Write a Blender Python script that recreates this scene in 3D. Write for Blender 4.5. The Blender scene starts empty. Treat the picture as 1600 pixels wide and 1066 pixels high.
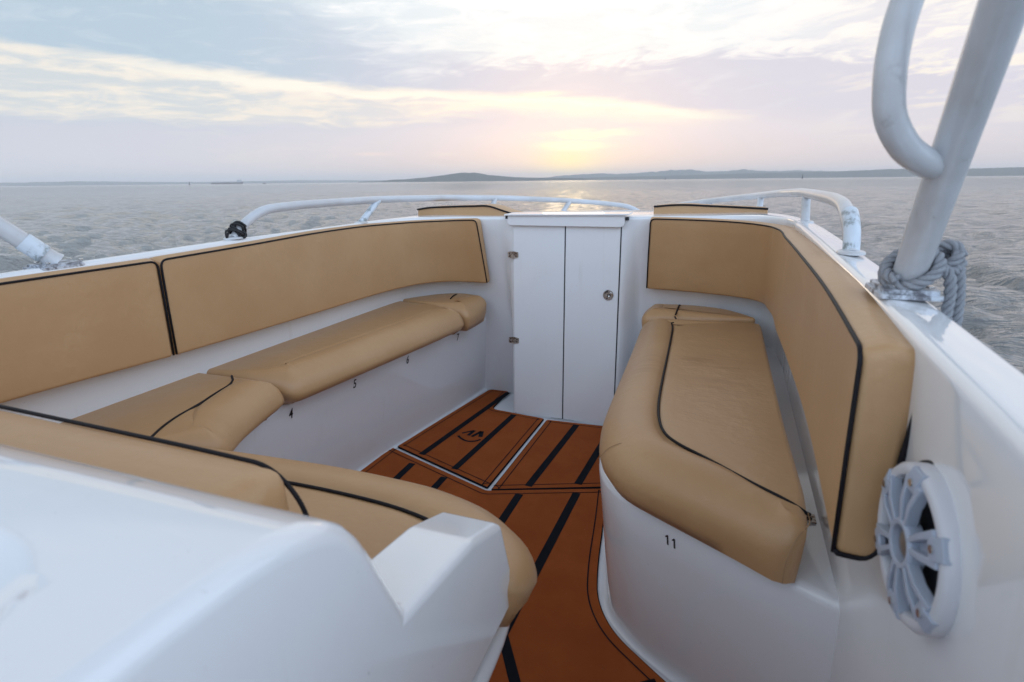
import bpy, math, random
import numpy as np
from mathutils import Vector, Matrix
from mathutils.bvhtree import BVHTree
random.seed(4)
R = math.radians
S = bpy.context.scene
COL = S.collection

# ------------------------------------------------------------------ camera
CAM = (0.0, 0.0, 1.15)
YAW, PITCH, ROLL = R(20.8), R(15.73), R(-0.6)
cd = bpy.data.cameras.new('camera')
cam = bpy.data.objects.new('camera', cd); COL.objects.link(cam); S.camera = cam
f = Vector((-math.sin(YAW)*math.cos(PITCH), math.cos(YAW)*math.cos(PITCH), -math.sin(PITCH)))
r0 = Vector((math.cos(YAW), math.sin(YAW), 0)); u0 = r0.cross(f)
r1 = r0*math.cos(ROLL)+u0*math.sin(ROLL); u1 = -r0*math.sin(ROLL)+u0*math.cos(ROLL)
M = Matrix((r1, u1, -f)).transposed().to_4x4(); M.translation = Vector(CAM)
cam.matrix_world = M
cd.sensor_width = 36; cd.lens = 889/1600*36
cd.clip_start = 0.02; cd.clip_end = 40000
cd.dof.use_dof = True; cd.dof.focus_distance = 2.1; cd.dof.aperture_fstop = 5.6

S.view_settings.view_transform = 'Standard'; S.view_settings.look = 'None'
S.view_settings.exposure = 0; S.view_settings.gamma = 1; S.view_settings.use_curve_mapping = False
S.cycles.max_bounces = 8; S.cycles.diffuse_bounces = 4; S.cycles.volume_bounces = 1
S.cycles.caustics_reflective = False; S.cycles.caustics_refractive = False

# ------------------------------------------------------------------ node helper
class NT:
    def __init__(s, tree): s.t = tree; s.n = tree.nodes; s.l = tree.links; s.n.clear()
    def new(s, typ, **kw):
        n = s.n.new(typ)
        for k, v in kw.items(): setattr(n, k, v)
        return n
    def put(s, sock, v):
        if isinstance(v, bpy.types.NodeSocket): s.l.new(v, sock)
        elif isinstance(v, (tuple, list)): sock.default_value = tuple(v)+((1,) if len(v) == 3 and len(sock.default_value) == 4 else ())
        else: sock.default_value = v
    def m(s, op, a, b=0.0, c=None, clamp=False):
        n = s.new('ShaderNodeMath', operation=op, use_clamp=clamp); s.put(n.inputs[0], a); s.put(n.inputs[1], b)
        if c is not None: s.put(n.inputs[2], c)
        return n.outputs[0]
    def add(s, a, b): return s.m('ADD', a, b)
    def mul(s, a, b): return s.m('MULTIPLY', a, b)
    def sub(s, a, b): return s.m('SUBTRACT', a, b)
    def step(s, x, a, b):
        n = s.new('ShaderNodeMapRange', interpolation_type='SMOOTHSTEP')
        s.put(n.inputs[0], x); s.put(n.inputs[1], a); s.put(n.inputs[2], b); n.inputs[3].default_value = 0; n.inputs[4].default_value = 1
        return n.outputs[0]
    def mix(s, f, a, b, mode='MIX'):
        n = s.new('ShaderNodeMix', data_type='RGBA', blend_type=mode); s.put(n.inputs[0], f); s.put(n.inputs[6], a); s.put(n.inputs[7], b)
        return n.outputs[2]
    def noise(s, vec, scale, detail=4, rough=.5, dist=0, color=False):
        n = s.new('ShaderNodeTexNoise'); 
        if vec is not None: s.l.new(vec, n.inputs['Vector'])
        n.inputs['Scale'].default_value = scale; n.inputs['Detail'].default_value = detail
        n.inputs['Roughness'].default_value = rough; n.inputs['Distortion'].default_value = dist
        return n.outputs[1 if color else 0]
    def xyz(s, x, y, z):
        n = s.new('ShaderNodeCombineXYZ'); s.put(n.inputs[0], x); s.put(n.inputs[1], y); s.put(n.inputs[2], z); return n.outputs[0]
    def gauss(s, x, c, w):
        d = s.m('DIVIDE', s.sub(x, c), w); return s.m('EXPONENT', s.mul(s.mul(d, d), -1.0))

# ------------------------------------------------------------------ sky (a cloudy sunset seen by direction)
SUN_EL, SUN_AZ = 5.0, 6.0 - 20.8           # azimuth clockwise from +Y, degrees
W = bpy.data.worlds.new('World'); S.world = W; W.use_nodes = True
T = NT(W.node_tree)
tc = T.new('ShaderNodeTexCoord').outputs['Generated']
sx = T.new('ShaderNodeSeparateXYZ'); T.l.new(tc, sx.inputs[0])
DEG = 57.29578
az = T.add(T.mul(T.m('ARCTAN2', sx.outputs[0], sx.outputs[1]), DEG), 20.8)
el = T.mul(T.m('ARCSINE', sx.outputs[2]), DEG)
# fold the azimuth back into -180..180
az = T.m('WRAP', az, 180.0, -180.0)
v = T.xyz(T.mul(az, .045), T.mul(el, .22), 0.0)
w1 = T.noise(v, 1.3, 6, .6)
w2 = T.noise(T.xyz(T.mul(az, .09), T.mul(el, .5), 3.0), 2.2, 7, .65, .4)
warp = T.add(T.mul(T.sub(w1, .5), 5.0), T.mul(T.sub(w2, .5), 2.6))
e2 = T.add(el, warp)
azl = T.step(az, -45.0, 8.0)     # 0 far left -> 1 centre
fine = T.sub(T.noise(T.xyz(T.mul(az, .10), T.mul(el, .62), 5.0), 2.0, 8, .62, .7), .5)
big = T.sub(T.noise(T.xyz(T.mul(az, .04), T.mul(el, .20), 9.0), 1.5, 5, .55, .3), .5)
diag = T.sub(T.noise(T.xyz(T.add(T.mul(az, .07), T.mul(el, -.05)), T.add(T.mul(el, .30), T.mul(az, -.012)), 2.0), 2.4, 8, .66, .9), .5)
hor = T.mix(azl, (.76, .78, .85), (.88, .74, .68))
hor = T.mix(T.step(az, 10.0, 42.0), hor, (.80, .71, .72))
mid = T.mix(azl, (.66, .695, .79), (.78, .755, .83))
mid = T.mix(T.step(az, 8.0, 40.0), mid, (.79, .755, .82))
low = T.mix(T.step(el, 0.0, 4.5), hor, mid)
low = T.mix(T.mul(T.step(T.add(fine, big), .02, .22), .35), low, (.86, .82, .82))
band = T.mix(T.step(az, -30.0, 0.0), (.50, .63, .75), (.62, .66, .80))
band = T.mix(T.step(az, 8.0, 36.0), band, (.74, .72, .82))
band = T.mix(T.mul(T.step(diag, .0, .2), .30), band, (.80, .84, .90))
white = T.mix(T.step(el, 9.0, 24.0), (.96, .965, .98), (1.32, 1.30, 1.28))
wl = T.mix(T.mul(T.step(T.add(diag, fine), .0, .30), .8), (.74, .84, .91), (1.02, 1.03, 1.05))
white = T.mix(T.mul(T.step(T.add(az, T.mul(fine, 14.0)), -27.0, 6.0), T.add(.35, T.mul(T.step(diag, -.12, .10), .65))), wl, white)
wr = T.mix(T.step(T.add(diag, T.mul(fine, .7)), -.10, .14), (.86, .83, .88), (1.06, 1.01, .95))
white = T.mix(T.step(az, 17.0, 34.0), white, wr)
edge = T.add(10.0, T.mul(T.m('MAXIMUM', T.sub(-9.0, az), 0.0), .36))
edge = T.sub(edge, T.mul(T.m('MAXIMUM', T.sub(az, 24.0), 0.0), .22))
up = T.step(T.sub(T.add(el, T.add(T.mul(diag, 4.6), T.mul(fine, 2.4))), edge), T.sub(-.5, T.mul(T.step(az, 0.0, -14.0), 1.6)), T.add(1.0, T.mul(T.step(az, 0.0, -14.0), 2.6)))
top = T.mix(up, band, white)
skyc = T.mix(T.step(T.add(el, T.add(T.mul(big, 3.0), T.mul(fine, 1.2))), 3.8, 6.4), low, top)
# cream streak: sharp upper edge, sinking and narrowing to the right
topl = T.sub(T.sub(9.75, T.mul(T.add(az, 39.0), .058)), T.mul(T.step(az, 8.0, 26.0), 1.1))
botl = T.sub(T.add(4.9, T.mul(T.step(az, -14.0, 2.0), 1.5)), T.mul(T.step(az, 8.0, 26.0), 1.9))
elp = T.add(el, T.add(T.mul(fine, 1.5), T.mul(big, 1.4)))
ins = T.mul(T.step(T.sub(elp, botl), -.5, .7), T.sub(1.0, T.step(T.sub(elp, topl), -.15, .45)))
ins = T.mul(ins, T.sub(1.0, T.step(T.add(az, T.mul(fine, 8.0)), 16.0, 24.0)))
wisp = T.step(T.add(diag, fine), -.16, .20)
skyc = T.mix(T.mul(ins, T.add(.38, T.mul(wisp, .52))), skyc, (.99, .915, .815))
core = T.mul(T.gauss(T.sub(elp, topl), -.40, .34), T.step(az, -40.0, -20.0))
core = T.mul(core, T.sub(1.0, T.step(T.add(az, T.mul(fine, 8.0)), 14.0, 23.0)))
skyc = T.mix(T.mul(core, .92), skyc, (1.08, 1.02, .90))
core2 = T.mul(T.mul(T.gauss(T.sub(elp, topl), -1.0, .7), T.step(az, -12.0, 2.0)), T.sub(1.0, T.step(az, 13.0, 21.0)))
skyc = T.mix(T.mul(core2, .5), skyc, (1.08, 1.0, .84))
# cream wisps on the right
rw = T.mul(T.mul(T.step(az, 25.0, 34.0), T.gauss(el, 7.0, 3.2)), T.step(T.add(diag, fine), -.04, .16))
skyc = T.mix(T.mul(rw, .7), skyc, (1.02, .93, .82))
pw = T.mul(T.gauss(T.add(el, T.mul(fine, .4)), 2.5, .17), T.add(T.gauss(az, -13.0, 1.6), T.gauss(az, -6.3, 1.1)))
skyc = T.mix(T.mul(pw, .6), skyc, (1.0, .85, .80))
# glow of the hidden sun and the bright tears in the cloud before it
gl = T.mul(T.gauss(az, 6.0, 7.5), T.gauss(el, .8, 2.4))
skyc = T.mix(T.mul(gl, .7), skyc, (1.06, .90, .70))
gl2 = T.mul(T.gauss(az, 5.6, 2.8), T.gauss(el, 1.5, 1.3))
skyc = T.mix(T.mul(gl2, .9), skyc, (1.25, 1.06, .55))
wob = T.mul(fine, 1.6)
t1 = T.mul(T.gauss(T.add(az, T.mul(wob, 2.0)), 6.0, 2.4), T.gauss(T.add(el, T.mul(wob, .6)), 3.15, .30))
t2 = T.mul(T.gauss(T.add(az, T.mul(wob, 2.0)), 7.6, 3.6), T.gauss(T.add(el, wob), 4.15, .24))
t3 = T.mul(T.gauss(az, 2.8, 2.2), T.gauss(T.add(el, T.mul(wob, .4)), 7.75, .20))
tear = T.m('MINIMUM', T.add(T.mul(t1, 2.0), T.add(T.mul(t2, .8), T.mul(t3, .6))), 1.0)
skyc = T.mix(tear, skyc, (1.3, 1.16, .80))
# overhead and the side away from the sun

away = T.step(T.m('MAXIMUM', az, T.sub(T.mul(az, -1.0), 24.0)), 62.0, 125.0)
skyc = T.mix(T.step(el, 22.0, 40.0), skyc, (.84, .86, .91))
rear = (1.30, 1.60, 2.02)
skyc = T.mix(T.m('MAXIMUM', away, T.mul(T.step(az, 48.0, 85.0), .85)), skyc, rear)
skyc = T.mix(T.step(el, 42.0, 66.0), skyc, (.17, .19, .235))
skyc = T.mix(T.step(el, 0.0, -3.0), skyc, (.30, .35, .42))
sky = T.new('ShaderNodeTexSky', sky_type='NISHITA', sun_disc=False)
sky.sun_elevation = R(SUN_EL); sky.sun_rotation = R(SUN_AZ); sky.air_density = 1.2; sky.dust_density = 3
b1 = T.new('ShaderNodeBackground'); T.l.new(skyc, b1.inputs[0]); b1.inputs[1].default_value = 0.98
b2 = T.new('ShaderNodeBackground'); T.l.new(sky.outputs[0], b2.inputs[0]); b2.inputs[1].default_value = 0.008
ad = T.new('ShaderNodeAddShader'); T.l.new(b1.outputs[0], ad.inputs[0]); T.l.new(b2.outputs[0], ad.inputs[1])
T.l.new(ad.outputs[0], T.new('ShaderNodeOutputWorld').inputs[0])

sl = bpy.data.lights.new('sun', 'SUN'); sl.energy = 0.016; sl.angle = R(6); sl.color = (1, .78, .5)
so = bpy.data.objects.new('sun', sl); COL.objects.link(so)
sdir = Vector((math.sin(R(SUN_AZ))*math.cos(R(SUN_EL)), math.cos(R(SUN_AZ))*math.cos(R(SUN_EL)), math.sin(R(SUN_EL))))
so.rotation_euler = sdir.to_track_quat('Z', 'Y').to_euler()

# ------------------------------------------------------------------ materials
def mat(name, base, rough=.5, coat=0, metal=0, spec=.5, fn=None, ior=1.5):
    m = bpy.data.materials.new(name); m.use_nodes = True
    t = NT(m.node_tree)
    b = t.new('ShaderNodeBsdfPrincipled'); o = t.new('ShaderNodeOutputMaterial'); t.l.new(b.outputs[0], o.inputs[0])
    t.put(b.inputs['Base Color'], base); b.inputs['Roughness'].default_value = rough
    b.inputs['Coat Weight'].default_value = coat; b.inputs['Metallic'].default_value = metal
    b.inputs['Specular IOR Level'].default_value = spec; b.inputs['IOR'].default_value = ior
    b.inputs['Coat Roughness'].default_value = .02
    if fn: fn(t, b)
    return m
def bump(t, b, h, strength, dist):
    n = t.new('ShaderNodeBump'); n.inputs['Strength'].default_value = strength; n.inputs['Distance'].default_value = dist
    t.l.new(h, n.inputs['Height']); t.l.new(n.outputs[0], b.inputs['Normal'])
def obj_co(t): return t.new('ShaderNodeTexCoord').outputs['Object']

def gel(t, b):
    co = obj_co(t)
    n = t.noise(co, 2.2, 3, .5); s = t.noise(co, 9, 6, .7); d = t.noise(co, 60, 3, .6)
    c = t.mix(t.mul(t.step(s, .5, .75), .35), (.79, .80, .818), (.745, .752, .765))
    speck = t.step(t.noise(co, 140, 2, .5), .74, .80)
    c = t.mix(t.mul(speck, .35), c, (.30, .28, .26))
    mq = t.new('ShaderNodeMapping'); t.l.new(co, mq.inputs[0]); mq.inputs['Scale'].default_value = (30, 30, 2.2)
    run = t.mul(t.step(t.noise(mq.outputs[0], 1.0, 5, .6), .60, .72), t.step(n, .45, .65))
    c = t.mix(t.mul(run, .22), c, (.52, .47, .40))
    s = t.add(s, t.mul(t.step(t.noise(co, 24, 6, .75, 1.5), .58, .66), .9))
    t.put(b.inputs['Base Color'], c)
    t.put(b.inputs['Roughness'], t.add(.03, t.mul(s, .07)))
    bump(t, b, t.add(t.mul(n, 1.0), t.mul(d, .008)), .25, .012)
GEL = mat('gelcoat', (.8, .82, .85), .15, .4, fn=gel)

def tube(t, b):
    co = obj_co(t)
    a = t.noise(co, 14, 8, .72); g = t.noise(co, 55, 6, .7); big = t.noise(co, 3.0, 4, .6)
    wear = t.step(t.add(t.mul(a, .6), t.mul(g, .4)), .575, .64)
    dirt = t.step(t.add(t.mul(big, .7), t.mul(a, .3)), .40, .62)
    c = t.mix(t.mul(dirt, .5), (.62, .64, .67), (.46, .43, .41))
    c = t.mix(t.mul(wear, .35), c, (.30, .29, .28))
    t.put(b.inputs['Base Color'], c)
    t.put(b.inputs['Roughness'], t.add(.24, t.mul(wear, .3)))
    bump(t, b, t.add(t.mul(wear, -.4), t.mul(g, .3)), .25, .002)
TUBE = mat('painted_tube', (.75, .78, .8), .3, 0, fn=tube)
def tubeworn(t, b):
    co = obj_co(t)
    a = t.noise(co, 22, 8, .75); g = t.noise(co, 70, 5, .7)
    wear = t.mul(t.step(a, .50, .60), t.add(.4, t.mul(g, .9)))
    c = t.mix(t.mul(wear, .85), (.66, .73, .80), (.20, .23, .22))
    t.put(b.inputs['Base Color'], c); t.put(b.inputs['Roughness'], t.add(.3, t.mul(wear, .3)))
    bump(t, b, t.mul(wear, -1.0), .4, .002)
TUBEW = mat('worn_painted_tube', (.7, .7, .7), .3, fn=tubeworn)

def vinyl(stain):
    def fn(t, b):
        co = obj_co(t)
        n = t.noise(co, 5, 5, .6); g = t.noise(co, 420, 2, .5); 
        wr = t.new('ShaderNodeMapping'); t.l.new(co, wr.inputs[0]); wr.inputs['Scale'].default_value = (6, 22, 6); wr.inputs['Rotation'].default_value = (0, 0, .25)
        w = t.noise(wr.outputs[0], 1.0, 5, .6, .8)
        c = t.mix(t.step(n, .35, .7), (.465, .270, .128), (.495, .295, .145))
        if stain:
            sp = t.new('ShaderNodeSeparateXYZ'); t.l.new(co, sp.inputs[0])
            x, y = sp.outputs[0], sp.outputs[1]
            for (cx, cy, wx, wy, k) in stain:
                msk = t.mul(t.gauss(x, cx, wx), t.gauss(y, cy, wy))
                sw = t.new('ShaderNodeMapping'); t.l.new(co, sw.inputs[0]); sw.inputs['Scale'].default_value = (7, 60, 1); sw.inputs['Rotation'].default_value = (0, 0, -.12)
                sn = t.step(t.noise(sw.outputs[0], 1.0, 6, .65, .5), .46, .56)
                c = t.mix(t.m('MINIMUM', t.mul(t.mul(msk, sn), k), .8), c, (.36, .20, .09))
        sc = t.step(t.noise(co, 11, 8, .75, .6), .60, .72)
        c = t.mix(t.mul(sc, .13), c, (.64, .45, .28))
        t.put(b.inputs['Base Color'], c)
        t.put(b.inputs['Roughness'], t.add(.36, t.mul(n, .16)))
        wm = t.step(n, .45, .7)
        v2 = t.noise(co, 95, 4, .6, 1.0)
        bump(t, b, t.add(t.add(t.mul(g, .07), t.mul(v2, .03)), t.add(t.mul(t.mul(w, wm), .45), t.mul(n, 1.0))), .45, .008)
    return fn
VIN = mat('tan_vinyl', (.5, .34, .19), .45, fn=vinyl(None))
VINS = mat('tan_vinyl_scuffed', (.5, .34, .19), .45, fn=vinyl([(.0, 1.83, .09, .06, 1.6), (.02, 1.62, .09, .10, .5), (-.2, 1.75, .05, .12, .5)]))
PIPE = mat('piping_black', (.010, .009, .012), .55, spec=.2)
SEAM = mat('seam_thread', (.36, .22, .11), .8)

def eva(t, b):
    co = obj_co(t)
    g = t.noise(co, 600, 2, .5); n = t.noise(co, 6, 6, .65); d = t.noise(co, 30, 6, .7)
    c = t.mix(t.step(n, .3, .7), (.30, .072, .017), (.355, .090, .022))
    c = t.mix(t.mul(t.step(d, .56, .72), .25), c, (.17, .05, .018))
    c = t.mix(t.mul(t.step(t.noise(co, 170, 2, .5), .72, .78), .25), c, (.5, .4, .32))
    t.put(b.inputs['Base Color'], c); bump(t, b, g, .3, .001)
EVA = mat('brown_foam', (.3, .1, .035), .85, spec=.12, fn=eva)
EVAB = mat('black_foam', (.009, .011, .016), .85, spec=.1)
STEEL = mat('stainless', (.62, .60, .57), .22, metal=1)
def rusty(t, b):
    co = obj_co(t); n = t.noise(co, 90, 5, .7)
    t.put(b.inputs['Base Color'], t.mix(t.step(n, .42, .62), (.55, .50, .45), (.16, .10, .07)))
RUST = mat('tarnished_steel', (.5, .45, .4), .35, metal=.8, fn=rusty)
DARK = mat('dark_gap', (.01, .012, .016), .6)
GRILL = mat('speaker_plastic', (.38, .42, .50), .38)
BEZEL = mat('speaker_bezel', (.60, .60, .63), .35)
CONE = mat('speaker_cone', (.010, .011, .014), .7, spec=.2)
DOME = mat('speaker_dome', (.17, .13, .10), .35)
def ropef(t, b):
    co = obj_co(t); n = t.noise(co, 300, 4, .7)
    t.put(b.inputs['Base Color'], t.mix(n, (.20, .21, .24), (.40, .41, .43))); bump(t, b, n, .8, .002)
ROPE = mat('grey_rope', (.3, .3, .33), .85, fn=ropef)
CORD = mat('black_cord', (.02, .02, .022), .75)
INK = mat('black_ink', (.012, .012, .014), .4)
def alu(t, b):
    co = obj_co(t); n = t.noise(co, 40, 6, .75)
    t.put(b.inputs['Base Color'], t.mix(t.step(n, .42, .6), (.62, .66, .72), (.16, .16, .18)))
PLATE = mat('corroded_plate', (.4, .4, .42), .45, metal=.2, fn=alu)
HULLM = mat('hull_gelcoat', (.74, .77, .80), .15, .3)

# ------------------------------------------------------------------ mesh helpers
class MB:
    def __init__(s): s.V = []; s.F = []; s.I = []; s.mats = []
    def add(s, V, F, m):
        if m not in s.mats: s.mats.append(m)
        k = s.mats.index(m); o = len(s.V)
        s.V += [tuple(map(float, p)) for p in V]
        for fc in F: s.F.append(tuple(i+o for i in fc)); s.I.append(k)
        return s
    def build(s, name, parent=None, angle=40, bevel=0, seg=4):
        me = bpy.data.meshes.new(name); me.from_pydata(s.V, [], s.F)
        for m in s.mats: me.materials.append(m)
        me.polygons.foreach_set('material_index', s.I); me.update()
        import bmesh
        bm = bmesh.new(); bm.from_mesh(me); bmesh.ops.recalc_face_normals(bm, faces=bm.faces); bm.to_mesh(me); bm.free()
        me.shade_smooth()
        if angle < 180: me.set_sharp_from_angle(angle=R(angle))
        o = bpy.data.objects.new(name, me); COL.objects.link(o)
        if parent is not None:
            o.parent = parent; o.matrix_parent_inverse = parent.matrix_world.inverted()
        if bevel:
            b = o.modifiers.new('bevel', 'BEVEL'); b.width = bevel; b.segments = seg; b.limit_method = 'ANGLE'; b.angle_limit = R(30)
            b.harden_normals = True
        return o
def empty(name, loc, label=None, cat=None, group=None):
    o = bpy.data.objects.new(name, None); o.location = loc; o.empty_display_size = .1; COL.objects.link(o)
    bpy.context.view_layer.update()
    tag(o, label, cat, group); return o
def tag(o, label=None, cat=None, group=None, kind=None):
    if label: o['label'] = label
    if cat: o['category'] = cat
    if group: o['group'] = group
    if kind: o['kind'] = kind
    return o
def grid_faces(n, m, cu=False, cv=False):
    F = []
    for i in range(n if cu else n-1):
        for j in range(m if cv else m-1):
            a = i*m+j; b = ((i+1) % n)*m+j; c = ((i+1) % n)*m+(j+1) % m; d = i*m+(j+1) % m
            F.append((a, b, c, d))
    return F
def loft(secs, m, mb, closed=True, caps=True, loop=False):
    secs = [np.asarray(s, float) for s in secs]; n = len(secs); k = len(secs[0])
    V = np.concatenate(secs); F = grid_faces(n, k, loop, closed)
    V = list(V)
    if caps and not loop:
        for si, base in ((0, 0), (n-1, (n-1)*k)):
            c = len(V); V.append(secs[si].mean(0))
            for j in range(k): F.append((base+j, base+(j+1) % k, c) if si else (base+(j+1) % k, base+j, c))
    mb.add(V, F, m)
def catmull(P, n, closed=False):
    P = np.asarray(P, float); K = len(P)
    if closed: idx = lambda i: i % K; segs = K
    else: idx = lambda i: min(max(i, 0), K-1); segs = K-1
    d = [np.linalg.norm(P[idx(i+1)]-P[i]) for i in range(segs)]
    cum = np.concatenate([[0], np.cumsum(d)]); out = []
    ts = np.linspace(0, cum[-1], n, endpoint=not closed)
    for t in ts:
        i = min(np.searchsorted(cum, t, side='right')-1, segs-1); u = (t-cum[i])/max(d[i], 1e-9)
        p1, p2 = P[i], P[idx(i+1)]
        p0 = P[idx(i-1)] if (closed or i > 0) else 2*p1-p2
        p3 = P[idx(i+2)] if (closed or i < K-2) else 2*p2-p1
        # chord-aware tangents keep uneven spacing from overshooting
        def tan(a, b, c):
            la = np.linalg.norm((b-a)[:3])+1e-9; lb = np.linalg.norm((c-b)[:3])+1e-9
            return ((b-a)/la*lb+(c-b)/lb*la)/(la+lb)
        m1 = tan(p0, p1, p2)*d[i]; m2 = tan(p1, p2, p3)*d[i]
        u2, u3 = u*u, u*u*u
        out.append((2*u3-3*u2+1)*p1+(u3-2*u2+u)*m1+(-2*u3+3*u2)*p2+(u3-u2)*m2)
    return np.array(out)
def fillet(P, r, closed=False, n=5):
    P = [np.asarray(p, float) for p in P]; K = len(P); out = []
    rr = r if isinstance(r, (list, tuple)) else [r]*K
    for i in range(K):
        if not closed and i in (0, K-1): out.append(P[i]); continue
        a, b, c = P[i-1], P[i], P[(i+1) % K]
        ra = min(rr[i], np.linalg.norm(a-b)*.49, np.linalg.norm(c-b)*.49)
        A = b+(a-b)/max(np.linalg.norm(a-b), 1e-9)*ra; B = b+(c-b)/max(np.linalg.norm(c-b), 1e-9)*ra
        for t in np.linspace(0, 1, n): out.append((1-t)**2*A+2*t*(1-t)*b+t*t*B)
    return np.array(out)
def sweep(path, rad, m, mb, k=16, closed=False, caps=True):
    path = np.asarray(path, float); n = len(path)
    rad = rad if hasattr(rad, '__len__') else [rad]*n
    T_ = np.zeros_like(path)
    for i in range(n):
        a = path[(i-1) % n] if (closed or i > 0) else path[i]; b = path[(i+1) % n] if (closed or i < n-1) else path[i]
        T_[i] = (b-a)/max(np.linalg.norm(b-a), 1e-9)
    ref = np.array([0, 0, 1.0]) if abs(T_[0][2]) < .9 else np.array([1.0, 0, 0])
    u = ref-T_[0]*(ref@T_[0]); u /= np.linalg.norm(u); secs = []
    for i in range(n):
        u = u-T_[i]*(u@T_[i]); u /= np.linalg.norm(u); w = np.cross(T_[i], u)
        a = np.linspace(0, 2*np.pi, k, endpoint=False)
        secs.append(path[i]+rad[i]*(np.cos(a)[:, None]*u+np.sin(a)[:, None]*w))
    loft(secs, m, mb, True, caps and not closed, closed)
def box(mb, a, b, m):
    x0, y0, z0 = a; x1, y1, z1 = b
    V = [(x0,y0,z0),(x1,y0,z0),(x1,y1,z0),(x0,y1,z0),(x0,y0,z1),(x1,y0,z1),(x1,y1,z1),(x0,y1,z1)]
    mb.add(V, [(0,3,2,1),(4,5,6,7),(0,1,5,4),(1,2,6,5),(2,3,7,6),(3,0,4,7)], m)
def prism(mb, P, z0, z1, m, mside=None):
    n = len(P); V = [(p[0], p[1], z0) for p in P]+[(p[0], p[1], z1) for p in P]
    mb.add(V, [tuple(range(n, 2*n)), tuple(range(n-1, -1, -1))], m)
    mb.add(V, [(i, (i+1) % n, n+(i+1) % n, n+i) for i in range(n)], mside or m)
def cyl(mb, c, ax, r, h, m, k=32, r2=None):
    ax = np.asarray(ax, float); ax /= np.linalg.norm(ax); c = np.asarray(c, float)
    sweep([c, c+ax*h*.5, c+ax*h], [r, r if r2 is None else (r+r2)/2, r if r2 is None else r2], m, mb, k)
def smooth01(x): x = min(max(x, 0), 1); return x*x*(3-2*x)

# ================================================================== water, land, air
WZ = -0.38
def build_water():
    rings = [0.0]; r = 2.0
    while r < 13000: rings.append(r); r *= 1.022 if r < 120 else 1.05
    rings.append(13000); NA = 1100
    a = np.concatenate([np.linspace(-75, 75, 900, endpoint=False), np.linspace(75, 285, 200, endpoint=False)])*math.pi/180
    rr = np.array(rings[1:])[:, None]
    X = rr*np.sin(a)[None]-.5; Y = rr*np.cos(a)[None]+.5
    Z = np.zeros_like(X); rng = np.random.RandomState(3)
    for i in range(70):
        lam = .40*(2.2**(rng.rand()*3.0)); th = math.radians(200+rng.randn()*38); k = 2*math.pi/lam
        amp = .0085*lam**.15
        ph = rng.rand()*6.28; 
        dth = th
        arg = k*(X*math.cos(dth)+Y*math.sin(dth))+ph+ .9*np.sin(X*.23+i)+.9*np.cos(Y*.19+2*i)
        fade = np.clip((lam*40-rr)/(lam*25), 0, 1)       # drop waves the mesh cannot carry
        Z += amp*(np.sin(arg)+.25*np.sin(2*arg+.5))*fade
    # flat under the boat so no crest enters the hull
    n, m = X.shape
    V = np.stack([X, Y, Z+WZ], -1).reshape(-1, 3)
    V = np.vstack([V, [[-.5, .5, WZ]]])
    i = np.arange(n-1)[:, None]*m; j = np.arange(m)[None]; j2 = (j+1) % m
    Q = np.stack([i+j, i+j2, i+m+j2, i+m+j], -1).reshape(-1, 4)
    c = len(V)-1; tri = [(c, (q+1) % m, q) for q in range(m)]
    me = bpy.data.meshes.new('water')
    me.vertices.add(len(V)); me.vertices.foreach_set('co', V.ravel())
    nl = Q.size+len(tri)*3; me.loops.add(nl)
    me.loops.foreach_set('vertex_index', np.concatenate([Q.ravel(), np.array(tri).ravel()]))
    me.polygons.add(len(Q)+len(tri))
    me.polygons.foreach_set('loop_start', np.concatenate([np.arange(len(Q))*4, Q.size+np.arange(len(tri))*3]))
    me.update(calc_edges=True); me.validate()
    me.shade_smooth()
    def wf(t, b):
        co = t.new('ShaderNodeNewGeometry').outputs['Position']
        mp = t.new('ShaderNodeMapping'); t.l.new(co, mp.inputs[0]); mp.inputs['Rotation'].default_value = (0, 0, R(-14)); mp.inputs['Scale'].default_value = (.6, 1.5, 1)
        a_ = t.noise(mp.outputs[0], .45, 3, .5, .4); c1 = t.noise(mp.outputs[0], 1.7, 3, .5, .5); c2 = t.noise(mp.outputs[0], 5.0, 3, .55, .4); c3 = t.noise(mp.outputs[0], 16.0, 2, .5); gust = t.noise(mp.outputs[0], .035, 5, .6)
        h = t.add(t.mul(a_, .10), t.add(t.mul(c1, .20), t.add(t.mul(c2, .125), t.mul(c3, .030))))
        h = t.mul(h, t.add(.35, t.mul(gust, 1.1)))
        bump(t, b, h, 1.0, 1.0)
        t.put(b.inputs['Base Color'], (.20, .205, .205))
    me.materials.append(mat('sea_water', (.04, .06, .07), .06, ior=1.33, fn=wf))
    o = bpy.data.objects.new('water', me); COL.objects.link(o); tag(o, 'calm rippled grey sea reaching the horizon', kind='structure')
    return o
build_water()

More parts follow.
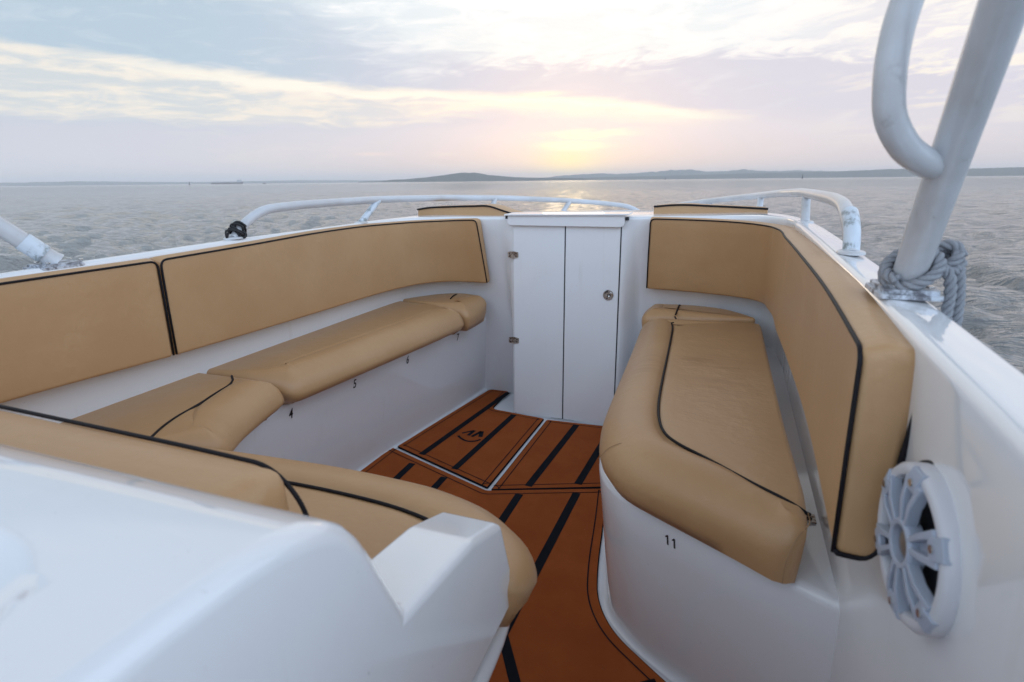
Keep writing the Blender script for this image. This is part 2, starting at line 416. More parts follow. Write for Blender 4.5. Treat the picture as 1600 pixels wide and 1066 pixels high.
def land(name, pts, dist, depth, m, seed=0, label=None, cat=None):
    """pts: (azimuth right of view centre, elevation of the skyline) in degrees; a real ridge dist metres off"""
    rng = np.random.RandomState(seed); pts = np.array(pts, float)
    A = np.linspace(pts[0, 0], pts[-1, 0], max(60, int((pts[-1, 0]-pts[0, 0])*28)))
    E = np.interp(A, pts[:, 0], pts[:, 1]); nr = 14; secs = []
    hgt = dist*np.tan(np.radians(E))
    rough = sum(rng.rand()*np.sin(A*f_+rng.rand()*6)*a_ for f_, a_ in ((3, .04), (7, .04), (17, .035), (41, .03), (90, .03)))
    hgt = np.maximum(hgt*(1+rough)+rng.rand(len(A))*dist*.00022*np.minimum(1, hgt/(dist*.003)), .3)
    ends = np.minimum(1, np.minimum(np.arange(len(A)), np.arange(len(A))[::-1])/6.0)
    for j in range(nr+1):
        t = j/nr; prof = math.sin(t*math.pi)**.8
        d = dist+(t-.35)*depth*(.4+.6*ends)
        az_ = np.radians(A-20.8)
        jit = 1+.12*(rng.rand(len(A))-.5)*(0 < j < nr)
        secs.append(np.stack([d*np.sin(az_), d*np.cos(az_), WZ-1+(hgt+1)*prof*jit], -1))
    mb = MB(); V = np.concatenate(secs); mb.add(V, grid_faces(nr+1, len(A)), m)
    o = mb.build(name, angle=180); 
    tag(o, label, cat, kind='structure'); return o
def woods(t, b):
    co = t.new('ShaderNodeNewGeometry').outputs['Position']
    n = t.noise(co, .02, 6, .7); t.put(b.inputs['Base Color'], t.mix(t.step(n, .35, .65), (.05, .065, .06), (.09, .10, .085)))
HILL = mat('wooded_hill', (.05, .07, .04), .9, spec=.1, fn=woods)
land('island', [(-14.4, .05), (-12.5, .10), (-11.2, .22), (-10, .26), (-8, .42), (-7, .52), (-5.6, .72), (-4.5, .82), (-3.4, .80), (-2.2, .60), (-.8, .45), (1.3, .30), (3.5, .26), (7, .18), (8.0, .04)],
     5200, 900, HILL, 1, 'wooded island with one low hill ahead of the bow, grey blue in haze')
land('far_hills', [(2.5, .10), (4.5, .40), (6.5, .52), (8.5, .60), (10.5, .52), (13, .66), (15.2, .80), (16.7, .85), (18.6, .62), (20, .66), (21.6, .78), (23.4, .60), (26, .62), (29, .48), (34, .50), (40, .42), (48, .36), (56, .1)],
     9500, 1200, HILL, 2, 'long pale range of low hills under the setting sun')
land('far_shore', [(6.5, .05), (8, .24), (12, .28), (17, .34), (21, .42), (25, .46), (29, .50), (33, .62), (38, .55), (42, .60), (50, .5), (60, .3)],
     6800, 600, HILL, 5, 'darker low wooded shore below the hills on the right')
land('distant_coast', [(-58, .1), (-50, .2), (-44, .22), (-40, .24), (-36, .30), (-32, .22), (-28, .17), (-24, .20), (-20, .24), (-15, .20), (-9, .14), (-4, .05)],
     12500, 600, HILL, 3, 'faint flat coast along the left horizon')

FAR = mat('dark_steel_paint', (.06, .06, .07), .6)
def on_sea(azd, dist):
    a = R(azd-20.8); return Vector((dist*math.sin(a), dist*math.cos(a), WZ))
def marker(azd, dist, h, label, kind=0):
    p = on_sea(azd, dist); o = empty('channel_marker', p, label, 'channel marker', 'channel markers near the horizon')
    w = h*.12; mb = MB()
    sweep([(p.x, p.y, p.z-.4), (p.x, p.y, p.z+h*.10), (p.x, p.y, p.z+h*.22)], [w*1.6, w*1.6, w*1.1], FAR, mb, 14); mb.build('float', o)
    mb = MB(); sweep([(p.x, p.y, p.z+h*.2), (p.x, p.y, p.z+h*.6), (p.x, p.y, p.z+h*.9)], [w*.9, w*.7, w*.5], FAR, mb, 10); mb.build('tower', o)
    mb = MB(); sweep([(p.x, p.y, p.z+h*.88), (p.x, p.y, p.z+h)], [w*.8, w*.1], FAR, mb, 10); mb.build('topmark', o)
marker(-28.5, 1500, 7.5, 'small dark channel marker far out on the left, nearest the port rail')
marker(26.3, 1600, 9.0, 'dark channel marker standing above the starboard rail on the right horizon')
marker(14.7, 2000, 7.0, 'tiny dark channel marker just right of the sun glow')
def ship():
    p = on_sea(-25.6, 4200); d = Vector((math.cos(R(-25.6-20.8)), -math.sin(R(-25.6-20.8)), 0)); n = Vector((-d.y, d.x, 0))
    o = empty('cargo_ship', p, 'long grey cargo ship faint in the haze on the left horizon', 'ship')
    m = mat('ship_hull', (.16, .14, .14), .6); m2 = mat('ship_house', (.5, .5, .5), .6)
    L = 190
    def P(a, b, z): q = p+d*a+n*b; return (q.x, q.y, p.z+z)
    mb = MB(); pr = [(-.5, 10, 1), (-.46, 12, 8), (0, 13, 9), (.4, 12, 9), (.5, 1, 13)]
    secs = [[P(a*L, -w, z), P(a*L, w, z), P(a*L*.97, w*.8, -2), P(a*L*.97, -w*.8, -2)] for a, w, z in pr]
    loft(secs, m, mb); mb.build('hull', o)
    def bx(nm, a0, a1, w, z0, z1):
        mb = MB(); V = [P(a, b, z) for z in (z0, z1) for a, b in ((a0, -w), (a1, -w), (a1, w), (a0, w))]
        mb.add(V, [(0, 3, 2, 1), (4, 5, 6, 7), (0, 1, 5, 4), (1, 2, 6, 5), (2, 3, 7, 6), (3, 0, 4, 7)], m2); mb.build(nm, o)
    bx('bridge_house', 58, 78, 10, 8, 24); bx('funnel', 80, 86, 3, 8, 27); bx('mast', 66, 67.5, 1, 24, 33)
    for a in (-50, -15, 20): bx('deck_crane', a, a+3, 1.5, 9, 20)
ship()
pp = on_sea(-22.6, 2600); fb = empty('fishing_boat', pp, 'tiny dark fishing boat just right of the cargo ship', 'boat')
d_ = Vector((math.cos(R(-43.4)), -math.sin(R(-43.4)), 0)); n_ = Vector((-d_.y, d_.x, 0))
mb = MB(); loft([[tuple(pp+d_*a-n_*w+Vector((0, 0, z))), tuple(pp+d_*a+n_*w+Vector((0, 0, z))), tuple(pp+d_*a*.9+n_*w*.5+Vector((0, 0, -.5))), tuple(pp+d_*a*.9-n_*w*.5+Vector((0, 0, -.5)))] for a, w, z in ((-6, 1.6, 1.2), (0, 2, 1.3), (5, 1.4, 1.8), (7, .2, 2.4))], FAR, mb); mb.build('hull', fb)
mb = MB(); V = [tuple(pp+d_*a+n_*b+Vector((0, 0, z))) for z in (1.2, 3.6) for a, b in ((-3, -1), (1, -1), (1, 1), (-3, 1))]
mb.add(V, [(0, 3, 2, 1), (4, 5, 6, 7), (0, 1, 5, 4), (1, 2, 6, 5), (2, 3, 7, 6), (3, 0, 4, 7)], FAR); mb.build('wheelhouse', fb)

# ================================================================== the boat
boat = empty('boat', (-.635, 1.2, 0), 'white open motorboat with tan seats seen from its helm, bow towards the setting sun', 'boat')

def pick(tab, y): return float(np.interp(y, [t[0] for t in tab], [t[1] for t in tab]))
PORT_Z = [(-1.3, .95), (.5, .958), (.9, .968), (1.42, .978), (2.5, .985)]
STB_Z = [(-1.3, .965), (.45, .975), (1.0, .993), (1.6, 1.005), (2.0, 1.01), (2.5, 1.003)]
# stations round the cockpit: inner (x,y), lean direction (dx,dy at floor), top z, outer (x,y), outer z
def stations():
    st = []
    for y in np.linspace(-1.3, 2.1, 30): z = pick(PORT_Z, y); st.append(((-1.475, y), (-.05, 0), z, (-1.545, y), z-.004))
    inn = [(-1.475, 2.1), (-1.47, 2.25), (-1.43, 2.40), (-1.35, 2.50), (-1.24, 2.55), (-1.10, 2.552), (-1.02, 2.55), (-.965, 2.545), (-.955, 2.543), (-.7, 2.543), (-.44, 2.543), (-.43, 2.545), (-.37, 2.55), (-.25, 2.552), (-.1, 2.552), (.03, 2.55), (.13, 2.50), (.18, 2.40), (.2, 2.25), (.2, 2.1)]
    outk = [(-1.545, 2.1), (-1.548, 2.5), (-1.54, 2.8), (-1.45, 3.1), (-1.31, 3.4), (-1.14, 3.75), (-.96, 4.02), (-.80, 4.2), (-.7, 4.28), (-.62, 4.31), (-.54, 4.28), (-.46, 4.22), (-.32, 4.08), (-.15, 3.85), (.0, 3.58), (.11, 3.3), (.2, 2.95), (.25, 2.65), (.268, 2.35), (.27, 2.1)]
    N = 170
    I3 = catmull([list(a) for a in inn], N)
    # parametrise the outline by the same fraction
    O3 = catmull([list(a) for a in outk], N)
    for i in range(1, N-1):
        t = i/(N-1); zi = .985+(1.01-.985)*smooth01(t) - .006*math.sin(t*math.pi); dist = (O3[i][1]-2.2)/2.1
        st.append(((I3[i][0], min(I3[i][1], 2.553)), lean_at(I3[i]), zi, (O3[i][0], O3[i][1]), zi-.005-.07*max(0, dist)**1.5))
    for y in np.linspace(2.1, -1.3, 30): z = pick(STB_Z, y); st.append(((.2, y), (.05, 0), z, (.27, y), z-.004))
    return st
def lean_at(p):
    e = max(abs(p[0]+.6985)-.258, 0)                       # distance out from the door housing
    y = .26*smooth01(e/.07)*smooth01((p[1]-2.15)/.38)
    return (math.copysign(.05, p[0]+.64)*smooth01((2.56-p[1])/.2), y)
ST = stations()
secs = []
for (ix, iy), (lx, ly), zt, (ox, oy), zo in ST:
    pts = []
    for z in (0, .05, .12, .2, .3, .4, .5, .6, .7, .8, .9): k = max(0, 1-z/.95); pts.append((ix+lx*k, iy+ly*k, z))
    i3 = np.array([ix, iy]); o3 = np.array([ox, oy]); L = np.linalg.norm(o3-i3); d = (o3-i3)/L
    r = .014
    for a in np.linspace(0, 90, 6): 
        q = i3+d*r*(1-math.cos(R(a))); pts.append((q[0], q[1], zt-r+r*math.sin(R(a))))
    for t in (.15, .3, .5, .7, .85):
        q = i3+d*(r+(L-2*r)*t); z = zt+(zo-zt)*t**1.6; cr = .012*math.sin(t*math.pi)*min(1, (L-.07)/.6); pts.append((q[0], q[1], z+cr))
    for a in np.linspace(90, 0, 6):
        q = i3+d*(L-r+r*math.cos(R(a))); pts.append((q[0], q[1], zo-r+r*math.sin(R(a))))
    cen = np.array([-.635, min(oy, 2.0)]); c = np.array([ox, oy])
    # rub rail and topsides
    dn = d
    for off, z in ((.0, zo-.05), (.018, zo-.058), (.018, zo-.085), (.0, zo-.095)): q = c+dn*off; pts.append((q[0], q[1], z))
    for t, z in ((.03, .6), (.07, .3), (.13, 0), (.22, -.3), (.4, -.55)):
        q = c+(cen-c)*t*(1.0 if oy > 2.2 else .55); pts.append((q[0], q[1], z))
    secs.append(pts)
mb = MB(); loft(secs, GEL, mb, closed=False, caps=False)
hull = mb.build('hull', boat, angle=50)
# sole
mb = MB(); mb.add([(-1.6, -1.3, -.002), (.32, -1.3, -.002), (.32, 2.95, -.002), (-1.6, 2.95, -.002)], [(0, 1, 2, 3)], GEL); mb.build('cockpit_floor', boat)
mb = MB(); box(mb, (-1.52, -1.34, -.5), (.26, -1.30, .96), GEL); mb.build('transom', boat, bevel=.01)

# ---- bench bases (fronts, fillet to the floor, top ledge)
def bench(name, top, floor, back, ztop=.465, N=90):
    Tt, Fl, Bk = catmull(top, N), catmull(floor, N), catmull(back, N)
    secs = []
    for a, b, c in zip(Tt, Fl, Bk):
        out = b-a; dirn = np.array([b[0]-c[0], b[1]-c[1]]); dirn /= max(np.linalg.norm(dirn), 1e-6)
        pts = [(c[0], c[1], ztop+.0)]
        inn = a-dirn*.02
        pts += [(c[0]*.5+inn[0]*.5, c[1]*.5+inn[1]*.5, ztop)]
        for q in np.linspace(0, 90, 6): w = inn+dirn*.02*math.sin(R(q)); pts.append((w[0], w[1], ztop-.02+.02*math.cos(R(q))))
        for t in (.8, .6, .4, .25, .12): w = b+(a-b)*t; pts.append((w[0], w[1], .02+(ztop-.04)*t))
        for q in np.linspace(0, 90, 6): w = b+dirn*.013*(1-math.cos(R(q))); pts.append((w[0], w[1], .018*(1-math.sin(R(q))) + .0005))
        secs.append(pts)
    mb = MB(); loft(secs, GEL, mb, closed=False, caps=False)
    return mb.build(name, boat, angle=60)
pb = bench('bench_base',
    [(-1.165, 2.70), (-1.225, 2.37), (-1.262, 1.87), (-1.285, 1.56), (-1.292, 1.30), (-1.255, 1.06), (-1.15, .90), (-1.0, .85), (-.6, .85), (-.38, .82), (-.29, .74), (-.275, .64), (-.275, .45), (-.275, -.3)],
    [(-1.232, 2.83), (-1.27, 2.45), (-1.325, 2.0), (-1.355, 1.7), (-1.36, 1.38), (-1.32, 1.08), (-1.2, .88), (-1.0, .82), (-.7, .80), (-.53, .77), (-.46, .70), (-.45, .6), (-.45, .4), (-.45, -.3)],
    [(-1.56, 2.80), (-1.56, 2.4), (-1.56, 1.9), (-1.56, 1.6), (-1.56, 1.3), (-1.56, 1.0), (-1.45, .5), (-1.0, .45), (-.6, .45), (-.45, .45), (-.45, .5), (-.45, .5), (-.44, .45), (-.44, -.3)])
sb = bench('bench_base',
    [(-.345, 2.74), (-.315, 2.3), (-.295, 1.9), (-.285, 1.55), (-.272, 1.36), (-.235, 1.23), (-.185, 1.165), (-.10, 1.115), (.065, 1.02), (.20, .945), (.25, .92)],
    [(-.345, 2.8), (-.325, 2.3), (-.305, 1.9), (-.28, 1.6), (-.245, 1.42), (-.215, 1.31), (-.15, 1.235), (-.02, 1.145), (.10, 1.075), (.24, .985), (.30, .95)],
    [(.26, 2.84), (.26, 2.4), (.26, 1.9), (.26, 1.6), (.26, 1.4), (.26, 1.3), (.26, 1.25), (.26, 1.2), (.265, 1.15), (.27, 1.1), (.29, 1.0)])

# ---- seat numbers printed on the bench fronts
def bvh(o): 
    me = o.data; return BVHTree.FromPolygons([o.matrix_world @ v.co for v in me.vertices], [tuple(p.vertices) for p in me.polygons])
bpy.context.view_layer.update()
BP, BS = bvh(pb), bvh(sb)
def number(txt, tree, org, dr, size=.034):
    p, n, _, _ = tree.ray_cast(Vector(org), Vector(dr).normalized())
    if p is None: print('number missed', txt); return
    if n.dot(Vector(dr)) > 0: n = -n
    c = bpy.data.curves.new('seat_number', 'FONT'); c.body = txt; c.size = size*1.5; c.align_x = 'CENTER'; c.align_y = 'CENTER'; c.extrude = .0002; c.offset = .0006; c.space_character = 1.05
    if txt == '11':
        mbn = MB(); h_ = size*.36
        for x0 in (-.0105, .0065):
            V_ = [(x0-.0020, -h_), (x0+.0020, -h_), (x0+.0020, h_), (x0-.0008, h_), (x0-.0058, h_-.0052), (x0-.0058, h_-.0090), (x0-.0020, h_-.0062)]
            mbn.add([(a_*1.05, b_, 0) for a_, b_ in V_], [tuple(range(7))], INK)
    tmp = bpy.data.objects.new('tmp', c); me_ = bpy.data.meshes.new_from_object(tmp); me_.name = 'seat_number'; bpy.data.objects.remove(tmp)
    me_.materials.clear(); me_.materials.append(INK)
    if txt == '11': bpy.data.meshes.remove(me_); o = mbn.build('seat_number')
    else: o = bpy.data.objects.new('seat_number', me_); COL.objects.link(o)
    zz = n; up = Vector((0, 0, 1)); xx = up.cross(zz).normalized(); yy = zz.cross(xx)
    mtx = Matrix((xx*(.95 if txt == '11' else .75), yy, zz)).transposed().to_4x4(); mtx.translation = p+n*.0012
    o.parent = boat; o.matrix_parent_inverse = boat.matrix_world.inverted(); o.matrix_world = mtx
    o['label'] = 'small black seat number '+txt
number('4', BP, (-.7, 1.364, .420), (-1, 0, 0)); number('5', BP, (-.7, 1.69, .414), (-1, 0, 0))
number('6', BP, (-.7, 2.035, .408), (-1, 0, 0)); number('7', BP, (-.7, 2.45, .405), (-1, 0, 0))
number('11', BS, (0, 0, 1.15), tuple(f+r1*(1050-800)/889+u1*(533-847)/889), .036)

# ---- helm console
mb = MB()
CR = [(.10, .9300), (.17, .9295), (.22, .9265), (.255, .9212), (.283, .9130), (.306, .9015), (.324, .8870), (.339, .8680), (.353, .8430)]
A = [(-.45, .30), (-.45, .927)]+CR+[(.398, .748), (.545, .728), (.640, .695), (.674, .60), (.668, .535), (.30, .515), (.0, .50)]
B = [(-.45, .30), (-.45, .927)]+CR+[(.398, .748), (.42, .60), (.42, .50), (.0, .50)]
X0, X1, X2 = -1.20, -.352, -.26
# the sides lean a little; outer wall at X2, wing's inner wall at X1
nA, nB = len(A), len(B)
V = [(X2, y, z) for y, z in A]+[(X1, y, z) for y, z in A]+[(X1, y, z) for y, z in B]+[(X0, y, z) for y, z in B]
F = [tuple(range(nA))]
F += [(i, (i+1) % nA, nA+(i+1) % nA, nA+i) for i in range(nA)]
F += [tuple(nA+i for i in range(11, nA))+(2*nA+13, 2*nA+12)]
o2 = 2*nA
mb.add(V, F, GEL)
mb.add(V[o2:], [(i, (i+1) % nB, nB+(i+1) % nB, nB+i) for i in range(nB)]+[tuple(range(2*nB-1, nB-1, -1))], GEL)
import bmesh
con = mb.build('console', boat, angle=180)
bm = bmesh.new(); bm.from_mesh(con.data); bmesh.ops.remove_doubles(bm, verts=bm.verts, dist=.0005); bmesh.ops.recalc_face_normals(bm, faces=bm.faces); bm.to_mesh(con.data); bm.free()
bw = con.data.attributes.new('bevel_weight_edge', 'FLOAT', 'EDGE')
def wgt(p, q):
    sx = abs(p[0]-X2) < 1e-3 and abs(q[0]-X2) < 1e-3; sm = abs(p[0]-X1) < 1e-3 and abs(q[0]-X1) < 1e-3
    ys = sorted((p[1], q[1])); al = abs(p[1]-q[1]) < 1e-3
    if al and .09 < p[1] < .36: return 0.0
    if sx and p[2] > .84 and q[2] > .84: return .68
    if al and abs(p[1]-.398) < .01: return .25
    if al and abs(p[1]-.545) < .01: return .35
    if al and abs(p[1]-.640) < .01: return .55
    if sx and ys[0] > .28 and ys[1] < .40: return .75
    if sx and ys[0] < -.4 and p[2] > .9 and q[2] > .9: return .65
    if sx and ys[0] > .39: return .42
    if sm and ys[0] > .39: return .3
    return .22
for e in con.data.edges: bw.data[e.index].value = wgt(con.data.vertices[e.vertices[0]].co, con.data.vertices[e.vertices[1]].co)
b = con.modifiers.new('bevel', 'BEVEL'); b.width = .058; b.segments = 12; b.limit_method = 'WEIGHT'; b.use_clamp_overlap = True
# shallow dished instrument panel sunk into the console top
cx, cy = -.545, .035; P0 = fillet([(cx-.25, cy-.15), (cx+.225, cy-.15), (cx+.225, cy+.165), (cx-.25, cy+.165)], .15, True, 16); secs = []
for ins, z in ((-.008, .96), (-.004, .9335), (.0, .9300), (.012, .9235), (.030, .9165), (.040, .9145), (.10, .9135)):
    c = np.array([cx, cy+.007]); q = P0-c; L = np.linalg.norm(q, axis=1, keepdims=True); q = c+q*(1-ins/L); secs.append([(a, b_, z) for a, b_ in q])
mb = MB(); loft(secs, GEL, mb, True, True); cut = mb.build('cutter', None, angle=180)
bo = con.modifiers.new('dish', 'BOOLEAN'); bo.operation = 'DIFFERENCE'; bo.object = cut; bo.solver = 'EXACT'
bpy.context.view_layer.update()
me2 = bpy.data.meshes.new_from_object(con.evaluated_get(bpy.context.evaluated_depsgraph_get())); con.modifiers.clear(); con.data = me2
bpy.data.objects.remove(cut); me2.shade_smooth(); me2.set_sharp_from_angle(angle=R(40))
wn = con.modifiers.new('normals', 'WEIGHTED_NORMAL'); wn.keep_sharp = True; wn.weight = 80

# ---- companionway door
def slab(name, x0, x1, z0, z1, y0, t, r, m, parent, bev=.0025):
    P = fillet([(x0, z0), (x1, z0), (x1, z1), (x0, z1)], r if isinstance(r, list) else [r]*4, True, 6)
    mb = MB(); n = len(P); V = [(p[0], y0, p[1]) for p in P]+[(p[0], y0-t, p[1]) for p in P]
    mb.add(V, [tuple(range(n)), tuple(range(2*n-1, n-1, -1))]+[(i, (i+1) % n, n+(i+1) % n, n+i) for i in range(n)], m)
    return mb.build(name, parent, angle=30, bevel=bev, seg=2)
slab('door_gap', -.953, -.444, .004, .955, 2.543, .002, .001, DARK, boat, 0)
d1 = slab('door_panel', -.9505, -.7015, .008, .95, 2.541, .008, .002, GEL, boat)
d2 = slab('door_panel', -.6955, -.4485, .008, .95, 2.541, .008, .002, GEL, boat)
for z in (.812, .392):
    mb = MB()
    for s in (-1, 1):
        P = fillet([(-.952+s*.002, z-.017), (-.952+s*.026, z-.013), (-.952+s*.026, z+.013), (-.952+s*.002, z+.017)], .004, True, 4)
        n = len(P); V = [(p[0], 2.534, p[1]) for p in P]+[(p[0], 2.5295, p[1]) for p in P]
        mb.add(V, [tuple(range(n)), tuple(range(2*n-1, n-1, -1))]+[(i, (i+1) % n, n+(i+1) % n, n+i) for i in range(n)], RUST)
        for zz in (-.006, .006): cyl(mb, (-.952+s*.016, 2.5295, z+zz), (0, -1, 0), .0032, .001, DARK, 10)
    cyl(mb, (-.952, 2.530, z-.017), (0, 0, 1), .0045, .034, RUST, 12)
    mb.build('hinge', d1, angle=30)
lk = MB(); cyl(lk, (-.492, 2.533, .646), (0, -1, 0), .0235, .004, STEEL, 36); cyl(lk, (-.492, 2.529, .646), (0, -1, 0), .019, .002, STEEL, 36, .017)
lock = lk.build('latch', d2, angle=30)
lk = MB(); cyl(lk, (-.488, 2.527, .644), (0, -1, 0), .0075, .003, DARK, 20); cyl(lk, (-.488, 2.5238, .642), (.3, -1, .2), .004, .004, STEEL, 14); cyl(lk, (-.497, 2.527, .660), (0, -1, 0), .003, .0012, DARK, 10); cyl(lk, (-.497, 2.527, .631), (0, -1, 0), .003, .0012, DARK, 10)
sweep([(-.507, 2.5262, .652), (-.503, 2.525, .661), (-.494, 2.5262, .666)], .0022, DARK, lk, 8); lk.build('ring_pull', lock, angle=30)
# sliding hatch lid above the door
slab('hatch_lid', -.975, -.428, .950, 1.000, 2.532, .018, [.03, .03, .004, .004], GEL, boat, .003)
mb = MB(); 
V = [(-.985, 2.503, 1.0015), (-.412, 2.503, 1.0085), (-.412, 2.62, 1.012), (-.985, 2.62, 1.004)]
mb.add(V+[(a, b_, c-.007) for a, b_, c in V], [(0, 1, 2, 3), (7, 6, 5, 4), (0, 4, 5, 1), (1, 5, 6, 2), (2, 6, 7, 3), (3, 7, 4, 0)], GEL); mb.build('hatch_top', boat, bevel=.002, seg=2)
for xa in (-.4255, -.981): mb = MB(); box(mb, (xa, 2.512, .980), (xa+.011, 2.543, .9935), DARK); mb.build('hatch_runner', boat)

# ---- floor mats
def inset(P, d):
    P = np.asarray(P, float)[:, :2]; n = len(P); out = []
    ar = sum(P[i][0]*P[(i+1) % n][1]-P[(i+1) % n][0]*P[i][1] for i in range(n)); s = 1 if ar > 0 else -1
    for i in range(n):
        a, b, c = P[i-1], P[i], P[(i+1) % n]; e1 = (b-a)/max(np.linalg.norm(b-a), 1e-9); e2 = (c-b)/max(np.linalg.norm(c-b), 1e-9)
        n1 = np.array([-e1[1], e1[0]])*s; n2 = np.array([-e2[1], e2[0]])*s; nn = n1+n2; L = nn@nn
        out.append(b+nn*(2*d/max(L, .6)) if L > 1e-6 else b+n1*d)
    return np.array(out)
def ribbon(mb, P, w, z, m, closed=False):
    P = np.asarray(P, float); n = len(P); L, Rr = [], []
    for i in range(n):
        a = P[(i-1) % n] if (closed or i) else P[i]; b = P[(i+1) % n] if (closed or i < n-1) else P[i]
        t = (b-a)/max(np.linalg.norm(b-a), 1e-9); q = np.array([-t[1], t[0]])*w/2
        L.append((*(P[i]+q), z)); Rr.append((*(P[i]-q), z))
    V = L+Rr; mb.add(V, [(i, n+i, n+(i+1) % n, (i+1) % n) for i in range(n if closed else n-1)], m)
def mat_piece(out, rads, stripes, label, logo=False, pin=.028):
    P = fillet(out, rads, True, 7)
    mb = MB(); prism(mb, P, 0.0, .0045, EVAB); prism(mb, inset(P, .0035), .0046, .0070, EVA, EVAB)
    ribbon(mb, inset(P, pin), .004, .0082, EVAB, True)
    for s in stripes: ribbon(mb, s, .030, .0078, EVAB)
    if logo:
        # two open chevrons over a smile
        c = np.array([-1.048, 2.215]); ax = np.array([.82, -.02]); ay = np.array([-.25, .95])
        def L(px, py): return c+ax*px+ay*py
        for pts, w in (([(-.062, .002), (.006, .052)], .012), ([(.006, .052), (-.020, -.012)], .017), ([(.004, -.018), (.052, .056)], .017), ([(.052, .056), (.056, -.006)], .020)):
            ribbon(mb, [L(*p) for p in pts], w, .0080, EVAB)
        arc = [L(-.078+.14*t, -.030-.040*math.sin(t*math.pi)**.8) for t in np.linspace(0, 1, 16)]
        ribbon(mb, arc, .012, .0080, EVAB)
    o = mb.build('floor_mat', boat, angle=30); o['label'] = label; return o
mat_piece([(-.793, 1.803), (-1.318, 1.998), (-1.262, 2.42), (-1.205, 2.808), (-1.088, 2.812), (-1.082, 2.545), (-.786, 2.513)], [.01, .012, .2, .02, .02, .035, .012],
    [[(-1.172, 1.962), (-1.085, 2.79)], [(-.98, 1.892), (-.945, 2.503)]], 'brown foam mat with a black emblem, left of the door', True)
mat_piece([(-.776, 1.795), (-.771, 2.505), (-.355, 2.53), (-.34, 2.1), (-.350, 1.968)], [.01, .012, .02, .1, .01],
    [[(-.648, 1.865), (-.615, 2.49)], [(-.470, 1.945), (-.448, 2.50)]], 'brown foam mat with two black stripes in front of the door')
mat_piece([(-.789, 1.785), (-.358, 1.955), (-.325, 1.75), (-.292, 1.5), (-.262, 1.35), (-.20, 1.245), (-.05, 1.132), (.10, 1.03), (.22, .93), (.22, -.6), (-.40, -.6), (-.42, .75), (-.6, .78), (-1.0, .80), (-1.26, .95), (-1.35, 1.3), (-1.335, 1.984)],
    [.012, .02, .1, .1, .1, .1, .1, .1, .05, .02, .02, .08, .1, .1, .2, .2, .01],
    [[(-1.168, 1.878), (-1.14, 1.0)], [(-.988, 1.82), (-.97, .85)], [(-.660, 1.80), (-.65, .82)], [(-.458, 1.882), (-.466, 1.135), (-.335, .93), (-.335, .4)], [(-.068, 1.118), (-.20, 1.03), (-.20, .4)]], 'large brown foam mat on the main deck, black stripes bending aft', False, .03)

